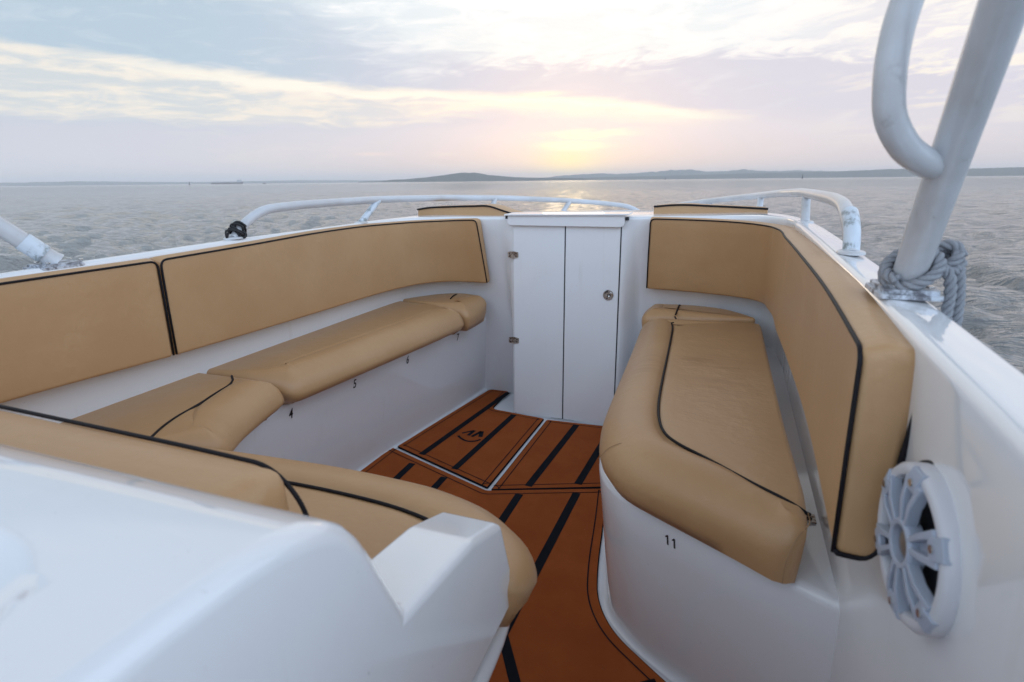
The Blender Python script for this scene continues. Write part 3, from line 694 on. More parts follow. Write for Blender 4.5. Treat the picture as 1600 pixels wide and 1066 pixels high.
# ---- speaker let into the starboard side
def speaker():
    c = np.array([.2050, .588, .804]); ax = np.array([-1, -.10, -.02]); ax /= np.linalg.norm(ax)
    ey = np.array([0, 1.0, 0]); ey = ey-ax*(ax@ey); ey /= np.linalg.norm(ey); ez = np.cross(ax, ey); ez *= np.sign(ez[2])
    sp = empty('speaker', tuple(c)); sp.parent = boat; sp.matrix_parent_inverse = boat.matrix_world.inverted()
    sp['label'] = 'round white speaker with six spoked grille, right of the tan backrest'
    bpy.context.view_layer.update()
    def P(a, r, h): return c+(ey*math.cos(a)*r+ez*math.sin(a)*r)*.95+ax*h*.8
    mb = MB(); prof = [(.084, -.020), (.0845, .008), (.084, .017), (.081, .0215), (.076, .023), (.071, .0215), (.069, .017), (.069, .000)]
    loft([[P(a, r, h) for r, h in prof] for a in np.linspace(0, 2*math.pi, 72, endpoint=False)], BEZEL, mb, False, False, True); mb.build('bezel', sp)
    mb = MB(); loft([[P(a, r, h) for r, h in [(.0835, -.022), (.0872, -.022), (.0872, -.0035), (.0862, -.0025), (.0835, -.0025)]] for a in np.linspace(0, 2*math.pi, 72, endpoint=False)], DARK, mb, False, False, True); mb.build('gasket', sp)
    mb = MB(); prof = [(.071, .010), (.064, .0125), (.058, .008), (.03, .005), (.018, .004), (.001, .004)]
    loft([[P(a, r, h) for r, h in prof] for a in np.linspace(0, 2*math.pi, 48, endpoint=False)], CONE, mb, False, False, True); mb.build('cone', sp)
    mb = MB(); prof = [(.020, .014), (.017, .021), (.010, .025), (.0005, .0265)]
    loft([[P(a, r, h) for r, h in prof] for a in np.linspace(0, 2*math.pi, 32, endpoint=False)], DOME, mb, False, False, True); mb.build('dome', sp)
    mb = MB(); prof = [(.019, .012), (.019, .030), (.0245, .031), (.0265, .027), (.0265, .012)]
    loft([[P(a, r, h) for r, h in prof] for a in np.linspace(0, 2*math.pi, 40, endpoint=False)], GRILL, mb, False, False, True)
    def bar(p, q, w0, w1, h0, h1, t=.010):
        p = np.array(p); q = np.array(q); d = (q-p)/np.linalg.norm(q-p); n = np.array([-d[1], d[0]]); V = []
        for pt, w, h in ((p, w0, h0), ((p+q)/2, (w0+w1)/2, (h0+h1)/2+.003), (q, w1, h1)):
            for s, hh in ((-1, h-t), (-1, h), (1, h), (1, h-t)): 
                xy = pt+n*s*w/2; V.append(c+(ey*xy[0]+ez*xy[1])*.95+ax*hh*.8)
        mb.add(V, grid_faces(3, 4, False, True)+[(0, 1, 2, 3), (11, 10, 9, 8)], GRILL)
    for k in range(6):
        a = math.radians(90+60*k); 
        for s in (-1, 1):
            p = (math.cos(a+s*.20)*.023, math.sin(a+s*.20)*.023); q = (math.cos(a+s*.19)*.073, math.sin(a+s*.19)*.073)
            bar(p, q, .0055, .0085, .030, .026, .014)
        # floor of the channel and the foot with its screw
        bar((math.cos(a)*.024, math.sin(a)*.024), (math.cos(a)*.045, math.sin(a)*.045), .008, .012, .019, .016, .003)
        bar((math.cos(a)*.060, math.sin(a)*.060), (math.cos(a)*.0835, math.sin(a)*.0835), .020, .024, .027, .0225, .008)
    mb.build('grille', sp, angle=30, bevel=.0012, seg=2)
    for k in range(6):
        a = math.radians(90+60*k); mb = MB(); q = P(a, .070, .0275); cyl(mb, q, ax, .0038, .0012, STEEL, 14); mb.build('screw', sp)
speaker()

# ---- hand rails (tubes on small oval feet)
def foot(mb, p, rx=.026, ry=.036):
    prof = [(1.0, 0), (1.0, .003), (.9, .006), (.6, .0075)]
    secs = [[(p[0]+rx*k*math.cos(a), p[1]+ry*k*math.sin(a), p[2]+h) for a in np.linspace(0, 2*math.pi, 28, endpoint=False)] for k, h in prof]
    loft(secs, TUBE, mb, True, True)
def rail(pts, posts, label, rad=.0155, worn=None):
    o = empty('handrail', pts[0]); o.parent = boat; o.matrix_parent_inverse = boat.matrix_world.inverted(); o['label'] = label
    bpy.context.view_layer.update()
    mb = MB(); P = catmull(fillet(pts, .07, False, 6), 110); sweep(P, rad, TUBE, mb, 18); foot(mb, pts[0]); foot(mb, pts[-1]); mb.build('rail_tube', o, angle=60)
    for a, b, w in posts:
        mb = MB(); sweep(catmull([a, b], 8), rad*.92, w or TUBE, mb, 16); foot(mb, a); mb.build('stanchion', o, angle=60)
    return o
rail([(-1.50, 1.425, .978), (-1.50, 1.47, 1.02), (-1.50, 1.56, 1.064), (-1.50, 1.75, 1.072), (-1.495, 2.25, 1.075), (-1.40, 2.75, 1.068), (-1.24, 3.18, 1.054), (-1.02, 3.62, 1.027), (-.82, 3.93, .998), (-.68, 4.12, .970), (-.60, 4.16, .925)],
     [((-1.50, 2.12, .98), (-1.49, 2.25, 1.072), TUBEW), ((-1.27, 3.0, .965), (-1.27, 3.1, 1.055), None), ((-1.01, 3.55, .94), (-.985, 3.68, 1.020), None)],
     'white tube handrail along the port side curving to the bow')
rail([(.235, 1.334, 1.0), (.235, 1.36, 1.04), (.235, 1.47, 1.088), (.235, 1.62, 1.098), (.235, 2.40, 1.098), (.20, 2.75, 1.088), (.10, 3.15, 1.065), (-.06, 3.55, 1.035), (-.25, 3.9, 1.0), (-.40, 4.08, .97), (-.47, 4.14, .925)],
     [((.235, 2.18, 1.004), (.235, 2.25, 1.095), None), ((.12, 2.98, .97), (.125, 3.05, 1.068), None), ((-.13, 3.66, .94), (-.12, 3.68, 1.02), None)],
     'white tube handrail along the starboard side, worn at its aft end')
# worn patch on the aft end of the starboard rail: paint chipped to bare metal
mb = MB(); sweep(catmull([(.235, 1.337, 1.003), (.235, 1.352, 1.035), (.235, 1.378, 1.06), (.235, 1.41, 1.077)], 14), .0161, TUBEW, mb, 20); mb.build('worn_rail_end', boat, angle=60)

# ---- legs of the hardtop frame
def plate(mb, c, sx, sy, h, ang=0):
    P = fillet([(-sx, -sy), (sx, -sy), (sx, sy), (-sx, sy)], .008, True, 4); ca, sa = math.cos(ang), math.sin(ang)
    Q = [(c[0]+p[0]*ca-p[1]*sa, c[1]+p[0]*sa+p[1]*ca) for p in P]; prism(mb, Q, c[2], c[2]+h, PLATE)
def leg(base, top, label, loop=None, pr=.0205):
    o = empty('hardtop_leg', base); o.parent = boat; o.matrix_parent_inverse = boat.matrix_world.inverted(); o['label'] = label
    bpy.context.view_layer.update()
    b, t = np.array(base, float), np.array(top, float); d = (t-b)/np.linalg.norm(t-b)
    mb = MB(); P = [b+(t-b)*k for k in np.linspace(0, 1, 20)]; P += [t+(t-b)*k*.5 for k in (.3, .7, 1)]
    sweep(P, [pr*(1.18-.18*min(1, i/1.2)) for i in range(len(P))], TUBE, mb, 32); mb.build('leg_tube', o, angle=60)
    mb = MB(); plate(mb, (b[0]-.004, b[1]-.004, b[2]-.012), .038, .050, .006); plate(mb, (b[0]-.003, b[1]-.002, b[2]-.006), .034, .045, .006)
    for sx_ in (-1, 1):
        for sy_ in (-1, 1): cyl(mb, (b[0]+sx_*.021, b[1]+.005+sy_*.037, b[2]+.002), (0, 0, 1), .0055, .003, STEEL, 12)
    mb.build('base_plate', o, angle=30, bevel=.001, seg=2)
    if loop is not None:
        mb = MB(); sweep(catmull(loop, 70), .0155, TUBE, mb, 28); mb.build('brace_tube', o, angle=60)
    return o
rb, rt = np.array([.240, .945, 1.002]), np.array([.215, .700, 1.302])
leg(rb, rt, 'thick white frame leg rising from the starboard gunwale with a looped brace',
    [(.222, .825, 1.160), (.197, .79, 1.166), (.168, .762, 1.184), (.149, .748, 1.212), (.1425, .744, 1.245), (.143, .748, 1.29), (.152, .757, 1.34), (.165, .77, 1.42), (.18, .785, 1.52)])
leg((-1.51, .895, .972), (-1.585, .755, 1.135), 'white frame leg with worn grey patch rising from the port gunwale')
mb = MB(); a_, b_ = np.array([-1.51, .895, .972]), np.array([-1.585, .755, 1.135]); sweep([a_+(b_-a_)*k for k in (.13, .2, .27, .34)], .0226, TUBEW, mb, 32, caps=False); mb.build('worn_paint_patch', boat)

# ---- foam-filled pads on the foredeck, backrests, seats -------------------------------------
def quadsec(c, rad, bulge, n=6, m=5):
    """closed rounded quad through 4 corners"""
    c = [np.asarray(p, float) for p in c]; cen = sum(c)/4; out = []
    for i in range(4):
        a, b, d = c[i-1], c[i], c[(i+1) % 4]
        r = rad[i]; ra = min(r, np.linalg.norm(a-b)*.48); rb_ = min(r, np.linalg.norm(d-b)*.48)
        A_ = b+(a-b)/np.linalg.norm(a-b)*ra; B_ = b+(d-b)/np.linalg.norm(d-b)*rb_
        for t in np.linspace(0, 1, n): out.append((1-t)**2*A_+2*t*(1-t)*b+t*t*B_)
        a2 = c[(i+1) % 4]; e = c[(i+2) % 4]
        rr = rad[(i+1) % 4]; r2 = min(rr, np.linalg.norm(b-a2)*.48); E_ = a2+(b-a2)/np.linalg.norm(b-a2)*r2
        mid = (b+a2)/2; ed = (a2-b)/np.linalg.norm(a2-b); o_ = (mid-cen)-ed*((mid-cen)@ed); o_ /= max(np.linalg.norm(o_), 1e-9)
        for t in np.linspace(0, 1, m+2)[1:-1]: out.append(B_+(E_-B_)*t+o_*bulge[i]*math.sin(t*math.pi))
    return out
def pad(name, keys, rad, bulge, endr, m, label, cat, group, N=60, parent=None):
    """keys: stations of 4 corners: front-bottom, front-top, back-top, back-bottom"""
    K = np.array([[*a, *b, *c, *d] for a, b, c, d in keys], float)
    C_ = catmull(K, 400); cen = C_.reshape(400, 4, 3).mean(1); s = np.concatenate([[0], np.cumsum(np.linalg.norm(np.diff(cen, axis=0), axis=1))]); L = s[-1]
    e = [endr*(1-math.cos(R(a))) for a in (0, 18, 36, 54, 72, 90)]
    ts = e+list(np.linspace(endr, L-endr, N)[1:-1])+[L-x for x in e[::-1]]
    secs = []
    for t in ts:
        q = np.array([np.interp(t, s, C_[:, i]) for i in range(12)]).reshape(4, 3); c0 = q.mean(0)
        d = min(t, L-t); sh = endr-math.sqrt(max(0, endr**2-(endr-d)**2)) if d < endr else 0
        if sh > 0: 
            for i in range(4):
                u1_ = q[(i+1) % 4]-q[i]; u2_ = q[i-1]-q[i]
                u1_, u2_ = u1_/np.linalg.norm(u1_), u2_/np.linalg.norm(u2_)
                q[i] = q[i]+(u1_+u2_)*sh if i >= 0 else q[i]
        secs.append(quadsec(q, rad, bulge))
    mb = MB(); loft(secs, m, mb)
    o = mb.build(name, parent, angle=60)
    if label: tag(o, label, cat, group)
    return o, C_
def piping(path, parent, rad=.0032, closed=False, n=None, name='piping', m=None):
    mb = MB(); sweep(path, rad, m or PIPE, mb, 8, closed); o = mb.build(name, parent, angle=180); return o

def plan_normals(P):
    P = np.asarray(P, float); n = len(P); out = []
    for i in range(n):
        a, b = P[max(i-1, 0)], P[min(i+1, n-1)]; t = (b-a)[:2]; t = t/np.linalg.norm(t); out.append((t[1], -t[0]))
    return out
def backrest(top, bot, th, side, label, endr=.012, pipe_ends=(True, True), N=70):
    """top/bot: front-face edges from aft/port to forward; side=+1 if the wall lies left of travel"""
    n = 40; Tp, Bt = catmull(top, n), catmull(bot, n); nt = plan_normals(Tp)
    keys = []
    for a, b, (nx, ny) in zip(Tp, Bt, nt):
        o_ = np.array([nx, ny, 0])*(-side)*th
        keys.append((b, a, a+o_+np.array([0, 0, .003]), b+o_*.76))
    o, C_ = pad('backrest', keys, [.010, .010, .016, .012], [.0, .004, .0, .0], endr, VIN, label, 'backrest cushion', 'tan backrest cushions round the cockpit', N)
    # piping follows the front edge: top, then down both ends
    q = C_.reshape(400, 4, 3); FB, FT, BT = q[:, 0], q[:, 1], q[:, 2]
    def inw(i): c = q[i].mean(0); return c
    tdir0 = (FT[1]-FT[0])/np.linalg.norm(FT[1]-FT[0]); tdir1 = (FT[-1]-FT[-2])/np.linalg.norm(FT[-1]-FT[-2])
    nrm = (FT-BT); nrm /= np.linalg.norm(nrm, axis=1, keepdims=True)
    top_ = FT+nrm*.0005-np.array([0, 0, .002])
    path = []
    if pipe_ends[0]: path += [FB[0]+nrm[0]*.0005+tdir0*.003+np.array([0, 0, .004]), FB[0]*.5+FT[0]*.5+nrm[0]*.001+tdir0*.002]
    path += [top_[0]+tdir0*.003]+list(top_[12:-12:6])+[top_[-1]-tdir1*.003]
    if pipe_ends[1]: path += [FB[-1]*.5+FT[-1]*.5+nrm[-1]*.001-tdir1*.002, FB[-1]+nrm[-1]*.0005-tdir1*.003+np.array([0, 0, .004])]
    i0 = 2 if pipe_ends[0] else 0
    rr = [.004]*len(path)
    if pipe_ends[0]: rr[2] = .022
    if pipe_ends[1]: rr[-3] = .022
    piping(fillet(path, rr, False, 7), o, .0028)
    return o

# starboard backrest: forward (door) end -> aft end
bs_top = [(-.320, 2.492, .992), (-.15, 2.495, .989), (-.02, 2.49, .985), (.07, 2.455, .981), (.125, 2.38, .979), (.15, 2.22, .982), (.15, 1.8, .988), (.15, 1.4, .988), (.15, .95, .981), (.15, .705, .966)]
bs_bot = [(-.330, 2.565, .678), (-.16, 2.566, .674), (-.02, 2.56, .668), (.075, 2.52, .668), (.13, 2.44, .672), (.155, 2.25, .680), (.155, 1.8, .705), (.152, 1.4, .732), (.150, .98, .742), (.150, .685, .712)]
rbk = backrest(bs_top, bs_bot, .062, +1, 'long tan backrest cushion wrapping the starboard corner, ending beside the speaker')
# black cord along the outer and lower edges of its aft end
pth = [(.150, .687, .720), (.153, .687, .7165), (.164, .688, .7145), (.184, .689, .7155), (.1945, .690, .727), (.201, .693, .83), (.209, .703, .945), (.210, .715, .960)]
piping(catmull(pth, 50), rbk, .0036)

# port backrests
bp_top = [(-1.42, 1.0905, .957), (-1.42, 1.38, .964), (-1.42, 1.75, .975), (-1.42, 2.05, .976), (-1.405, 2.22, .973), (-1.36, 2.36, .972), (-1.28, 2.45, .972), (-1.20, 2.488, .974), (-1.118, 2.492, .976)]
bp_bot = [(-1.42, 1.0905, .688), (-1.42, 1.38, .683), (-1.42, 1.75, .679), (-1.42, 2.08, .676), (-1.405, 2.27, .674), (-1.36, 2.42, .672), (-1.28, 2.52, .668), (-1.20, 2.558, .664), (-1.100, 2.565, .662)]
backrest(bp_top, bp_bot, .056, +1, 'long tan backrest cushion on the port side curving round to the door')
backrest([(-1.42, -.35, .945), (-1.42, .1, .948), (-1.42, .72, .955), (-1.42, 1.0865, .956)], [(-1.42, -.35, .705), (-1.42, .1, .704), (-1.42, .67, .703), (-1.42, 1.0865, .688)], .056, +1,
         'tan backrest cushion at the lower left, aft of the seam on the port side')
# backrest of the seat in front of the console
def low_backrest():
    keys = []
    for x in (-1.25, -.9, -.6, -.436):
        z = .838+(x+.436)*-.010 ; y = .452-(.0)
        keys.append(((x, .47, .60), (x, y, z), (x, y-.11, z+.012), (x, y-.10, .60)))
    o, C_ = pad('backrest', keys, [.01, .012, .05, .01], [0, .004, .006, 0], .03, VIN, 'low tan backrest cushion directly beyond the white console', 'backrest cushion', 'tan backrest cushions round the cockpit')
    p = [(-1.25, .4555, .8455), (-.9, .4555, .8425), (-.6, .4555, .8395), (-.475, .4555, .8365), (-.44, .4595, .80), (-.428, .465, .74), (-.424, .47, .62)]
    piping(fillet(p, [.01, .05, .05, .03, .03, .03, .01], False, 8), o, .0029)
low_backrest()

# pads on the foredeck
def sunpad(keys, label, pp_):
    o, _ = pad('deck_cushion', keys, [.006, .008, .012, .006], [0, .003, 0, 0], .008, VIN, label, 'deck cushion', 'tan deck cushions on the foredeck', 30)
    piping(catmull(pp_, 40), o, .0042)
LP = ((-1.515, 2.635, .972, 1.012), (-1.46, 2.63, .974, 1.020), (-1.33, 2.63, .978, 1.027), (-1.20, 2.63, .98, 1.031), (-1.115, 2.63, .98, 1.031), (-1.04, 2.63, .98, 1.010), (-.975, 2.63, .98, .992))
sunpad([((x, y, zb), (x, y+.004, zt), (x, y+.16, zt+.002), (x, y+.16, zb)) for x, y, zb, zt in LP],
       'tan deck cushion left of the hatch, its inner end tapering down', [(x, y+.001, zt+.0005) for x, y, zb, zt in LP])
sunpad([((x, y, zb), (x, y+.004, zt), (x, y+.16, zt+.002), (x, y+.16, zb)) for x, y, zb, zt in ((-.335, 2.72, .98, 1.030), (-.24, 2.72, .985, 1.037), (-.08, 2.72, .985, 1.033), (.06, 2.72, .98, 1.027), (.145, 2.72, .975, 1.023))],
       'tan deck cushion right of the hatch, above the starboard backrest', [(x, y-.001, z) for x, y, z in ((-.335, 2.723, 1.030), (-.24, 2.723, 1.0375), (-.08, 2.723, 1.0335), (.06, 2.723, 1.0275), (.145, 2.723, 1.023))])

# seat cushions: outline with a rolled front
o_groove = {}
def groove_pipe(o, start=(), end=(), rad=.0034, th=.55):
    (q, G), zt = o_groove[o.name]; n = len(q); on = G > th
    i0 = next(i for i in range(n) if on[i] and not on[i-1]); idx = []
    i = i0
    while on[i % n] and len(idx) < n: idx.append(i % n); i += 1
    P = [(*q[i], zt-.0012) for i in idx][::3]
    P = list(start)+P+list(end)
    P = np.array(P)
    for _ in range(2): P[1:-1] = (P[:-2]+2*P[1:-1]+P[2:])/4
    piping(catmull(P, 110), o, rad)
def seat(outline, rh, tuck, label, m=VIN, zt=.59, zb=.468, rv=None, N=150, crown=.004, gs=1.0, fade=None):
    """outline points (x,y); rh per point: how far the top rounds in; tuck: how far the front bottom turns under"""
    K = [[x, y, r, t] for (x, y), r, t in zip(outline, rh, tuck)]
    K = np.array(K, float)
    P = fillet_attr(K, N); n = len(P)
    xy = P[:, :2]; ar = sum(xy[i][0]*xy[(i+1) % n][1]-xy[(i+1) % n][0]*xy[i][1] for i in range(n)); s = 1 if ar > 0 else -1
    nr = []
    for i in range(n):
        t = xy[(i+2) % n]-xy[i-2]; t /= max(np.linalg.norm(t), 1e-9); nr.append(np.array([-t[1], t[0]])*s)
    nr = np.array(nr); H = zt-zb; secs = []
    def unfold(q):
        q = q.copy(); e0 = np.roll(xy, -1, 0)-xy
        for _ in range(60):
            bad = np.where(((np.roll(q, -1, 0)-q)*e0).sum(1) < 1e-7)[0]
            if not len(bad): break
            for i in bad:
                j = (i+1) % n; m_ = (q[i]+q[j])/2; q[i] = m_; q[j] = m_
            q = np.where(np.isin(np.arange(n), np.concatenate([bad, (bad+1) % n]))[:, None], q*.5+(np.roll(q, 1, 0)+np.roll(q, -1, 0))*.25, q)
        return q
    RH, TK = P[:, 2], P[:, 3]
    RV = np.minimum(RH*.85, H*.72)
    for k in (0.0, .5, 1.0):     # underside to widest point
        ins = TK*(1-k)**2 + np.minimum(.004, RH)*(1-k)
        z = zb+(H-RV)*k*1.0
        q = xy+nr*ins[:, None]; secs.append(np.column_stack([q, z]))
    for a in np.linspace(0, 90, 12)[1:]:
        ins = RH*(1-math.cos(R(a))); z = zt-RV+RV*math.sin(R(a)); q = unfold(xy+nr*ins[:, None]); secs.append(np.column_stack([q, z]))
    G = np.clip((RH-.03)/.04, 0, 1)*gs
    if fade: G = G*np.array([min(max(fade(x_, y_), 0), 1) for x_, y_ in xy])
    for _ in range(4): G = (np.roll(G, 1)+G*2+np.roll(G, -1))/4
    secs[-1][:, 2] += .007*G; secs[-2][:, 2] += .006*G; secs[-3][:, 2] += .005*G; secs[-4][:, 2] += .004*G; secs[-5][:, 2] += .002*G
    for gi, dz in ((.012, .0072), (.024, .0055), (.034, .001), (.040, -.0035), (.044, -.005), (.049, -.0035), (.060, -.0005), (.085, .0)):
        q = unfold(xy+nr*(RH+gi*G+.0004*gi/.012*(1-G))[:, None]); secs.append(np.column_stack([q, zt+dz*G]))
        if gi == .044: GRV = (q.copy(), G.copy())
    mb = MB(); V = np.concatenate(secs); F = grid_faces(len(secs), n, False, True); i0 = (len(secs)-1)*n
    F.append(tuple(range(i0, i0+n))); F.append(tuple(range(n-1, -1, -1)))
    mb.add(V, F, m); o = mb.build('seat_cushion', None, angle=70)
    tag(o, label, 'seat cushion', 'tan seat cushions round the cockpit'); o_groove[o.name] = (GRV, zt); return o
def fillet_attr(K, N):
    """resample a closed polyline of (x,y,attrs) with small corner rounding, evenly by length"""
    n = len(K); out = []
    for i in range(n):
        a, b, c = K[i-1], K[i], K[(i+1) % n]; la = np.linalg.norm((a-b)[:2]); lc = np.linalg.norm((c-b)[:2]); 
        ang = abs(math.degrees(math.atan2(*(b-a)[:2])-math.atan2(*(c-b)[:2]))) % 360; ang = min(ang, 360-ang)
        r = (.022 if max(b[2], (a[2]+c[2])/2) < .05 else .038) if ang > 50 else min(la, lc)*.45
        r = min(r, la*.45, lc*.45); A_ = b+(a-b)*(r/la); B_ = b+(c-b)*(r/lc)
        for t in np.linspace(0, 1, 7): out.append((1-t)**2*A_+2*t*(1-t)*b+t*t*B_)
    out = np.array(out); d = np.linalg.norm(np.diff(np.vstack([out, out[:1]])[:, :2], axis=0), axis=1); s = np.concatenate([[0], np.cumsum(d)])
    ts = np.linspace(0, s[-1], N, endpoint=False); o2 = np.vstack([out, out[:1]])
    return np.column_stack([np.interp(ts, s, o2[:, j]) for j in range(K.shape[1])])
F_, B_ = .095, .012
# starboard long seat
o = seat([(-.325, 2.425), (-.300, 1.95), (-.285, 1.60), (-.272, 1.36), (-.245, 1.215), (-.185, 1.115), (-.09, 1.06), (.055, .98), (.128, .938), (.168, .950), (.172, 1.05), (.160, 1.4), (.152, 2.0), (.148, 2.43)],
         [F_, F_, F_, F_, F_, F_*.92, F_*.82, F_*.80, F_*.80, .03, B_, B_, B_, B_], [.012, .012, .012, .012, .016, .016, .014, .010, .006, .004, .002, .002, .002, .002],
         'long tan seat cushion on the starboard bench, scuffed, with black piping', VINS, fade=lambda x, y: (.06-x)/.07)
pz = .5895
groove_pipe(o, [(-.186, 2.424, .5915)], [(.055, 1.082, .5905), (.100, 1.052, .5910), (.135, 1.028, .5910), (.158, 1.010, .5895), (.169, 1.002, .583)], th=.75)
piping(catmull([(-.117, 1.195, pz-.001), (-.17, 1.19, pz-.008), (-.215, 1.195, pz-.032), (-.243, 1.205, pz-.07)], 20), o, .0007, name='seam', m=SEAM)
piping(catmull([(.1735, 1.02, .575), (.170, .975, .578), (.150, .945, .565), (.138, .934, .53), (.136, .935, .48)], 24), o, .0010, name='seam', m=SEAM)
# starboard short forward seat, a thin curved piece against the bulkhead
o = seat([(-.328, 2.445), (-.335, 2.54), (-.31, 2.635), (-.19, 2.655), (-.08, 2.65), (.02, 2.615), (.09, 2.54), (.135, 2.45)],
         [.06, .06, .04, .03, .03, .03, .03, B_], [.01]*8, 'small curved tan seat cushion at the forward end of the starboard bench', VIN, zt=.603)
piping(catmull([(-.185, 2.44, .598), (-.183, 2.50, .607), (-.182, 2.60, .606), (-.180, 2.65, .588)], 14), o, .0036)
# port forward short seat
o = seat([(-1.10, 2.335), (-1.098, 2.46), (-1.115, 2.60), (-1.27, 2.64), (-1.38, 2.59), (-1.46, 2.47), (-1.49, 2.38), (-1.28, 2.345)],
         [.08, .08, .05, .03, .03, .03, B_, B_], [.02, .02, .01, .01, .01, .01, .004, .004], 'small tan seat cushion at the forward end of the port bench', VIN, zt=.595)
piping(catmull([(-1.25, 2.45, .598), (-1.265, 2.50, .598), (-1.275, 2.56, .597), (-1.285, 2.61, .588)], 12), o, .003)
# port long seat
o = seat([(-1.205, 1.30), (-1.185, 1.48), (-1.150, 1.80), (-1.125, 2.05), (-1.108, 2.325), (-1.28, 2.335), (-1.495, 2.37), (-1.50, 2.0), (-1.50, 1.6), (-1.53, 1.235), (-1.36, 1.255)],
         [F_, F_, F_, F_, F_, B_, B_, B_, B_, B_, .03], [.07, .07, .07, .06, .05, .003, .003, .003, .003, .003, .02],
         'long tan seat cushion on the port bench above seat numbers 5 and 6', VIN, gs=.5)
# port corner seat
o = seat([(-1.225, 1.285), (-1.19, 1.16), (-1.145, 1.03), (-1.07, .905), (-1.20, .80), (-1.42, .55), (-1.55, .55), (-1.54, .9), (-1.53, 1.22), (-1.36, 1.238)],
         [F_, F_, F_, F_*.8, B_, B_, B_, B_, B_, .03], [.07, .075, .08, .05, .003, .003, .003, .003, .003, .02],
         'curved tan corner seat cushion on the port side above seat number 4', VIN, gs=.7, fade=lambda x, y: min((y-.97)/.07, (1.27-y)/.05))
groove_pipe(o, [(-1.372, 1.222, .5905)], [(-1.268, .935, .5905), (-1.235, .88, .5905), (-1.20, .82, .590)], th=.40)
piping(catmull([(-1.32, 1.03, pz), (-1.26, 1.05, pz-.004), (-1.21, 1.07, pz-.02), (-1.18, 1.08, pz-.05)], 20), o, .0007, name='seam', m=SEAM)
# transverse seat in front of the console
o = seat([(-1.10, .875), (-.95, .90), (-.70, .917), (-.48, .908), (-.355, .87), (-.265, .79), (-.232, .72), (-.245, .655), (-.36, .64), (-.37, .46), (-.8, .46), (-1.35, .46), (-1.22, .78)],
         [F_*.8, F_, F_, F_, F_, F_*.8, .06, .03, B_, B_, B_, B_, B_], [.05, .05, .05, .05, .05, .05, .04, .02, .003, .003, .003, .003, .003],
         'tan seat cushion before the console with a rolled edge ending in the aisle', VIN, zb=.487, fade=lambda x, y: (-.27-x)/.06)
groove_pipe(o, [(-1.18, .78, .590)], [(-.36, .69, .590)], th=.75)

# small black snap studs and hatch catches beside the seats
def stud(p, n):
    mb = MB(); cyl(mb, p, n, .0055, .003, DARK, 14); cyl(mb, tuple(np.array(p)+np.array(n)*.003), n, .003, .002, STEEL, 10); s_ = mb.build('snap_stud', boat, angle=30)
stud((.175, 2.02, .4655), (0, 0, 1))
mb = MB(); box(mb, (.192, 1.172, .4652), (.218, 1.206, .470), RUST)
for k in (0, 1): cyl(mb, (.205, 1.181+k*.017, .470), (0, 0, 1), .0055, .004, DARK, 14)
cc = mb.build('cushion_catch', boat, bevel=.0015, seg=2)

# ================================================================== ropes
def twisted(path, mb, r=.0063, pitch=.034, m=ROPE):
    path = np.asarray(path, float); d = np.linalg.norm(np.diff(path, axis=0), axis=1); s = np.concatenate([[0], np.cumsum(d)])
    n = max(20, int(s[-1]/.0022)); P = np.column_stack([np.interp(np.linspace(0, s[-1], n), s, path[:, j]) for j in range(3)])
    T_ = np.gradient(P, axis=0); T_ /= np.linalg.norm(T_, axis=1, keepdims=True)
    u = np.cross(T_[0], [0.3, .2, 1.0]); u /= np.linalg.norm(u); U = []
    for t in T_: u = u-t*(u@t); u /= np.linalg.norm(u); U.append(u.copy())
    U = np.array(U); Wv = np.cross(T_, U); L = np.linspace(0, s[-1], n)
    for k in range(3):
        a = 2*math.pi*(L/pitch+k/3); Q = P+(np.cos(a)[:, None]*U+np.sin(a)[:, None]*Wv)*r*.66
        sweep(Q, r*.60, m, mb, 8)
def rope_right():
    b = rb+np.array([0, 0, .0]); d = (rt-rb)/np.linalg.norm(rt-rb)
    e1 = np.cross(d, [0, 0, 1.0]); e1 /= np.linalg.norm(e1); e2 = np.cross(d, e1)
    e1 = np.array([1.0, 0, 0])-d*d[0]; e1 /= np.linalg.norm(e1); e2 = np.cross(d, e1)       # e1 outboard, e2 roughly fore/aft
    def ring(a, h, r=.031): return b+d*h+(e1*math.cos(a)+e2*math.sin(a))*r
    o = empty('rope', tuple(b), 'twisted grey rope knotted round the foot of the starboard frame leg', 'rope')
    mb = MB()
    P = [ring(math.radians(a), .024+.020*(a/620.0)+.012*math.sin(math.radians(a+90)), .0295) for a in range(-20, 600, 12)]
    twisted(catmull(P, 220), mb); mb.build('loop', o, angle=180)
    kn = b+np.array([.042, .002, .032])
    mb = MB()
    K = [kn+np.array(p)*.85 for p in ((-.026, .012, -.012), (-.006, -.012, -.006), (.012, -.012, .012), (.010, .008, .024), (-.012, .012, .018), (-.014, -.008, .004), (.006, -.014, -.010), (.022, .0, -.006), (.020, .014, .010), (.0, .018, .012), (-.012, .004, .026), (.006, -.004, .030), (.020, -.004, .012))]
    twisted(catmull(K, 200), mb, .0062); mb.build('knot', o, angle=180)
    mb = MB(); twisted(catmull([kn+np.array(p) for p in ((-.030, -.006, -.006), (-.014, -.022, .0), (-.002, -.026, -.010), (.004, -.026, -.030), (.006, -.024, -.06), (.006, -.024, -.10))], 120), mb, .0062); mb.build('tail', o, angle=180)
    mb = MB(); twisted(catmull([kn+np.array(p) for p in ((.006, .0, .0), (.014, -.006, -.006), (.018, -.010, -.026), (.021, -.012, -.055), (.022, -.014, -.10), (.022, -.014, -.15))], 120), mb, .0062); mb.build('tail', o, angle=180)
rope_right()
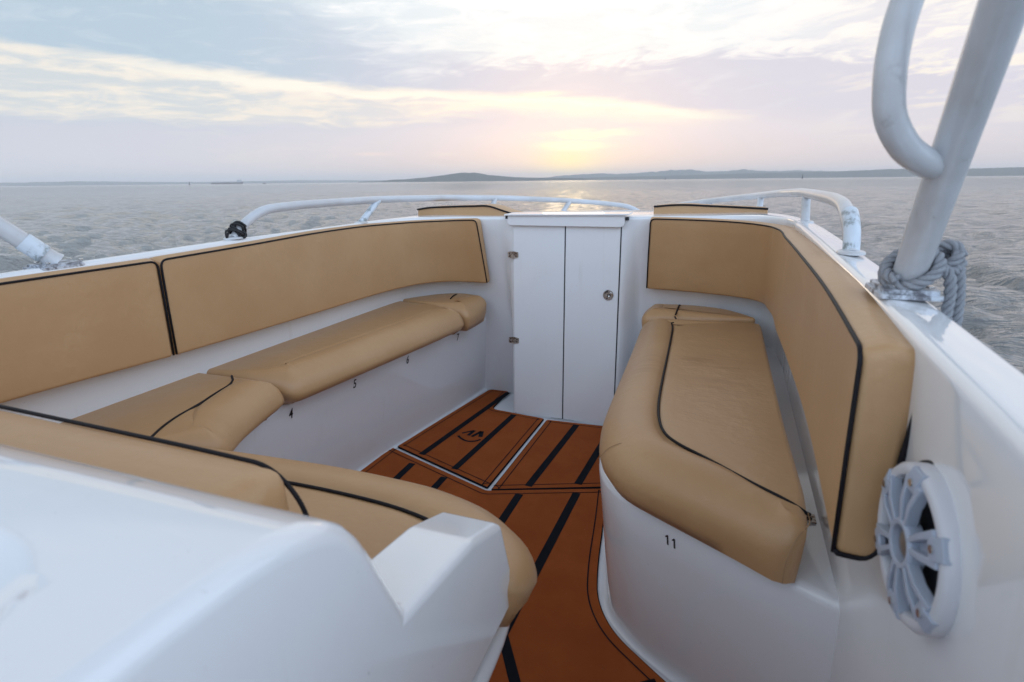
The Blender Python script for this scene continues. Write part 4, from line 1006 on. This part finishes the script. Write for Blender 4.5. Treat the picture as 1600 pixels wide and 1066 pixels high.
def cord_left():
    c = np.array([-1.50, 1.428, .985]); o = empty('cord', tuple(c), 'black cord wound tightly round the aft foot of the port handrail', 'cord')
    d = np.array([0, .62, .78]); e1 = np.array([1.0, 0, 0]); e2 = np.cross(d, e1); P = []
    for i in range(0, 360*8, 15):
        a = R(i); h = .010+.016*(1-math.cos(i/2880*math.pi*3))+.005*math.sin(a*.5+1); r = .0195+.0035*math.sin(i*.0021*math.pi)+.002*math.sin(i*.05)
        P.append(np.array([-1.50, 1.428, .984])+d*h+(e1*math.cos(a)+e2*math.sin(a))*r+d*.007*math.sin(a+i*.002))
    mb = MB(); sweep(catmull(P, 520), .0036, CORD, mb, 8); mb.build('winding', o, angle=180)
    mb = MB(); sweep(catmull([c+np.array(p) for p in ((.0, -.022, .022), (.004, -.034, .020), (.006, -.038, .008), (.004, -.034, .0), (.002, -.028, .006), (.0, -.022, .014))], 30), .0035, CORD, mb, 8); mb.build('loose_end', o, angle=180)
    mb = MB(); sweep(catmull([c+np.array(p) for p in ((.02, .018, .016), (.027, .022, .006), (.024, .016, -.003), (.018, .012, .002))], 20), .0045, CORD, mb, 8); mb.build('loose_end', o, angle=180)
cord_left()

# ================================================================== haze
hz = MB(); box(hz, (-14500, -14500, -3.0), (14500, 14500, 160), None) if False else None
me = bpy.data.meshes.new('haze')
s_ = 14500
V = [(x, y, z) for z in (WZ-1.6, 160) for x, y in ((-s_, -s_), (s_, -s_), (s_, s_), (-s_, s_))]
me.from_pydata(V, [], [(0, 3, 2, 1), (4, 5, 6, 7), (0, 1, 5, 4), (1, 2, 6, 5), (2, 3, 7, 6), (3, 0, 4, 7)])
hm = bpy.data.materials.new('haze'); hm.use_nodes = True; t = NT(hm.node_tree)
vv = t.new('ShaderNodeVolumePrincipled'); vv.inputs['Color'].default_value = (.99, .99, 1.0, 1); vv.inputs['Density'].default_value = 1.05e-4; vv.inputs['Anisotropy'].default_value = 0
t.l.new(vv.outputs[0], t.new('ShaderNodeOutputMaterial').inputs['Volume'])
me.materials.append(hm); ho = bpy.data.objects.new('haze', me); COL.objects.link(ho); tag(ho, 'thin evening haze over the sea', kind='stuff')
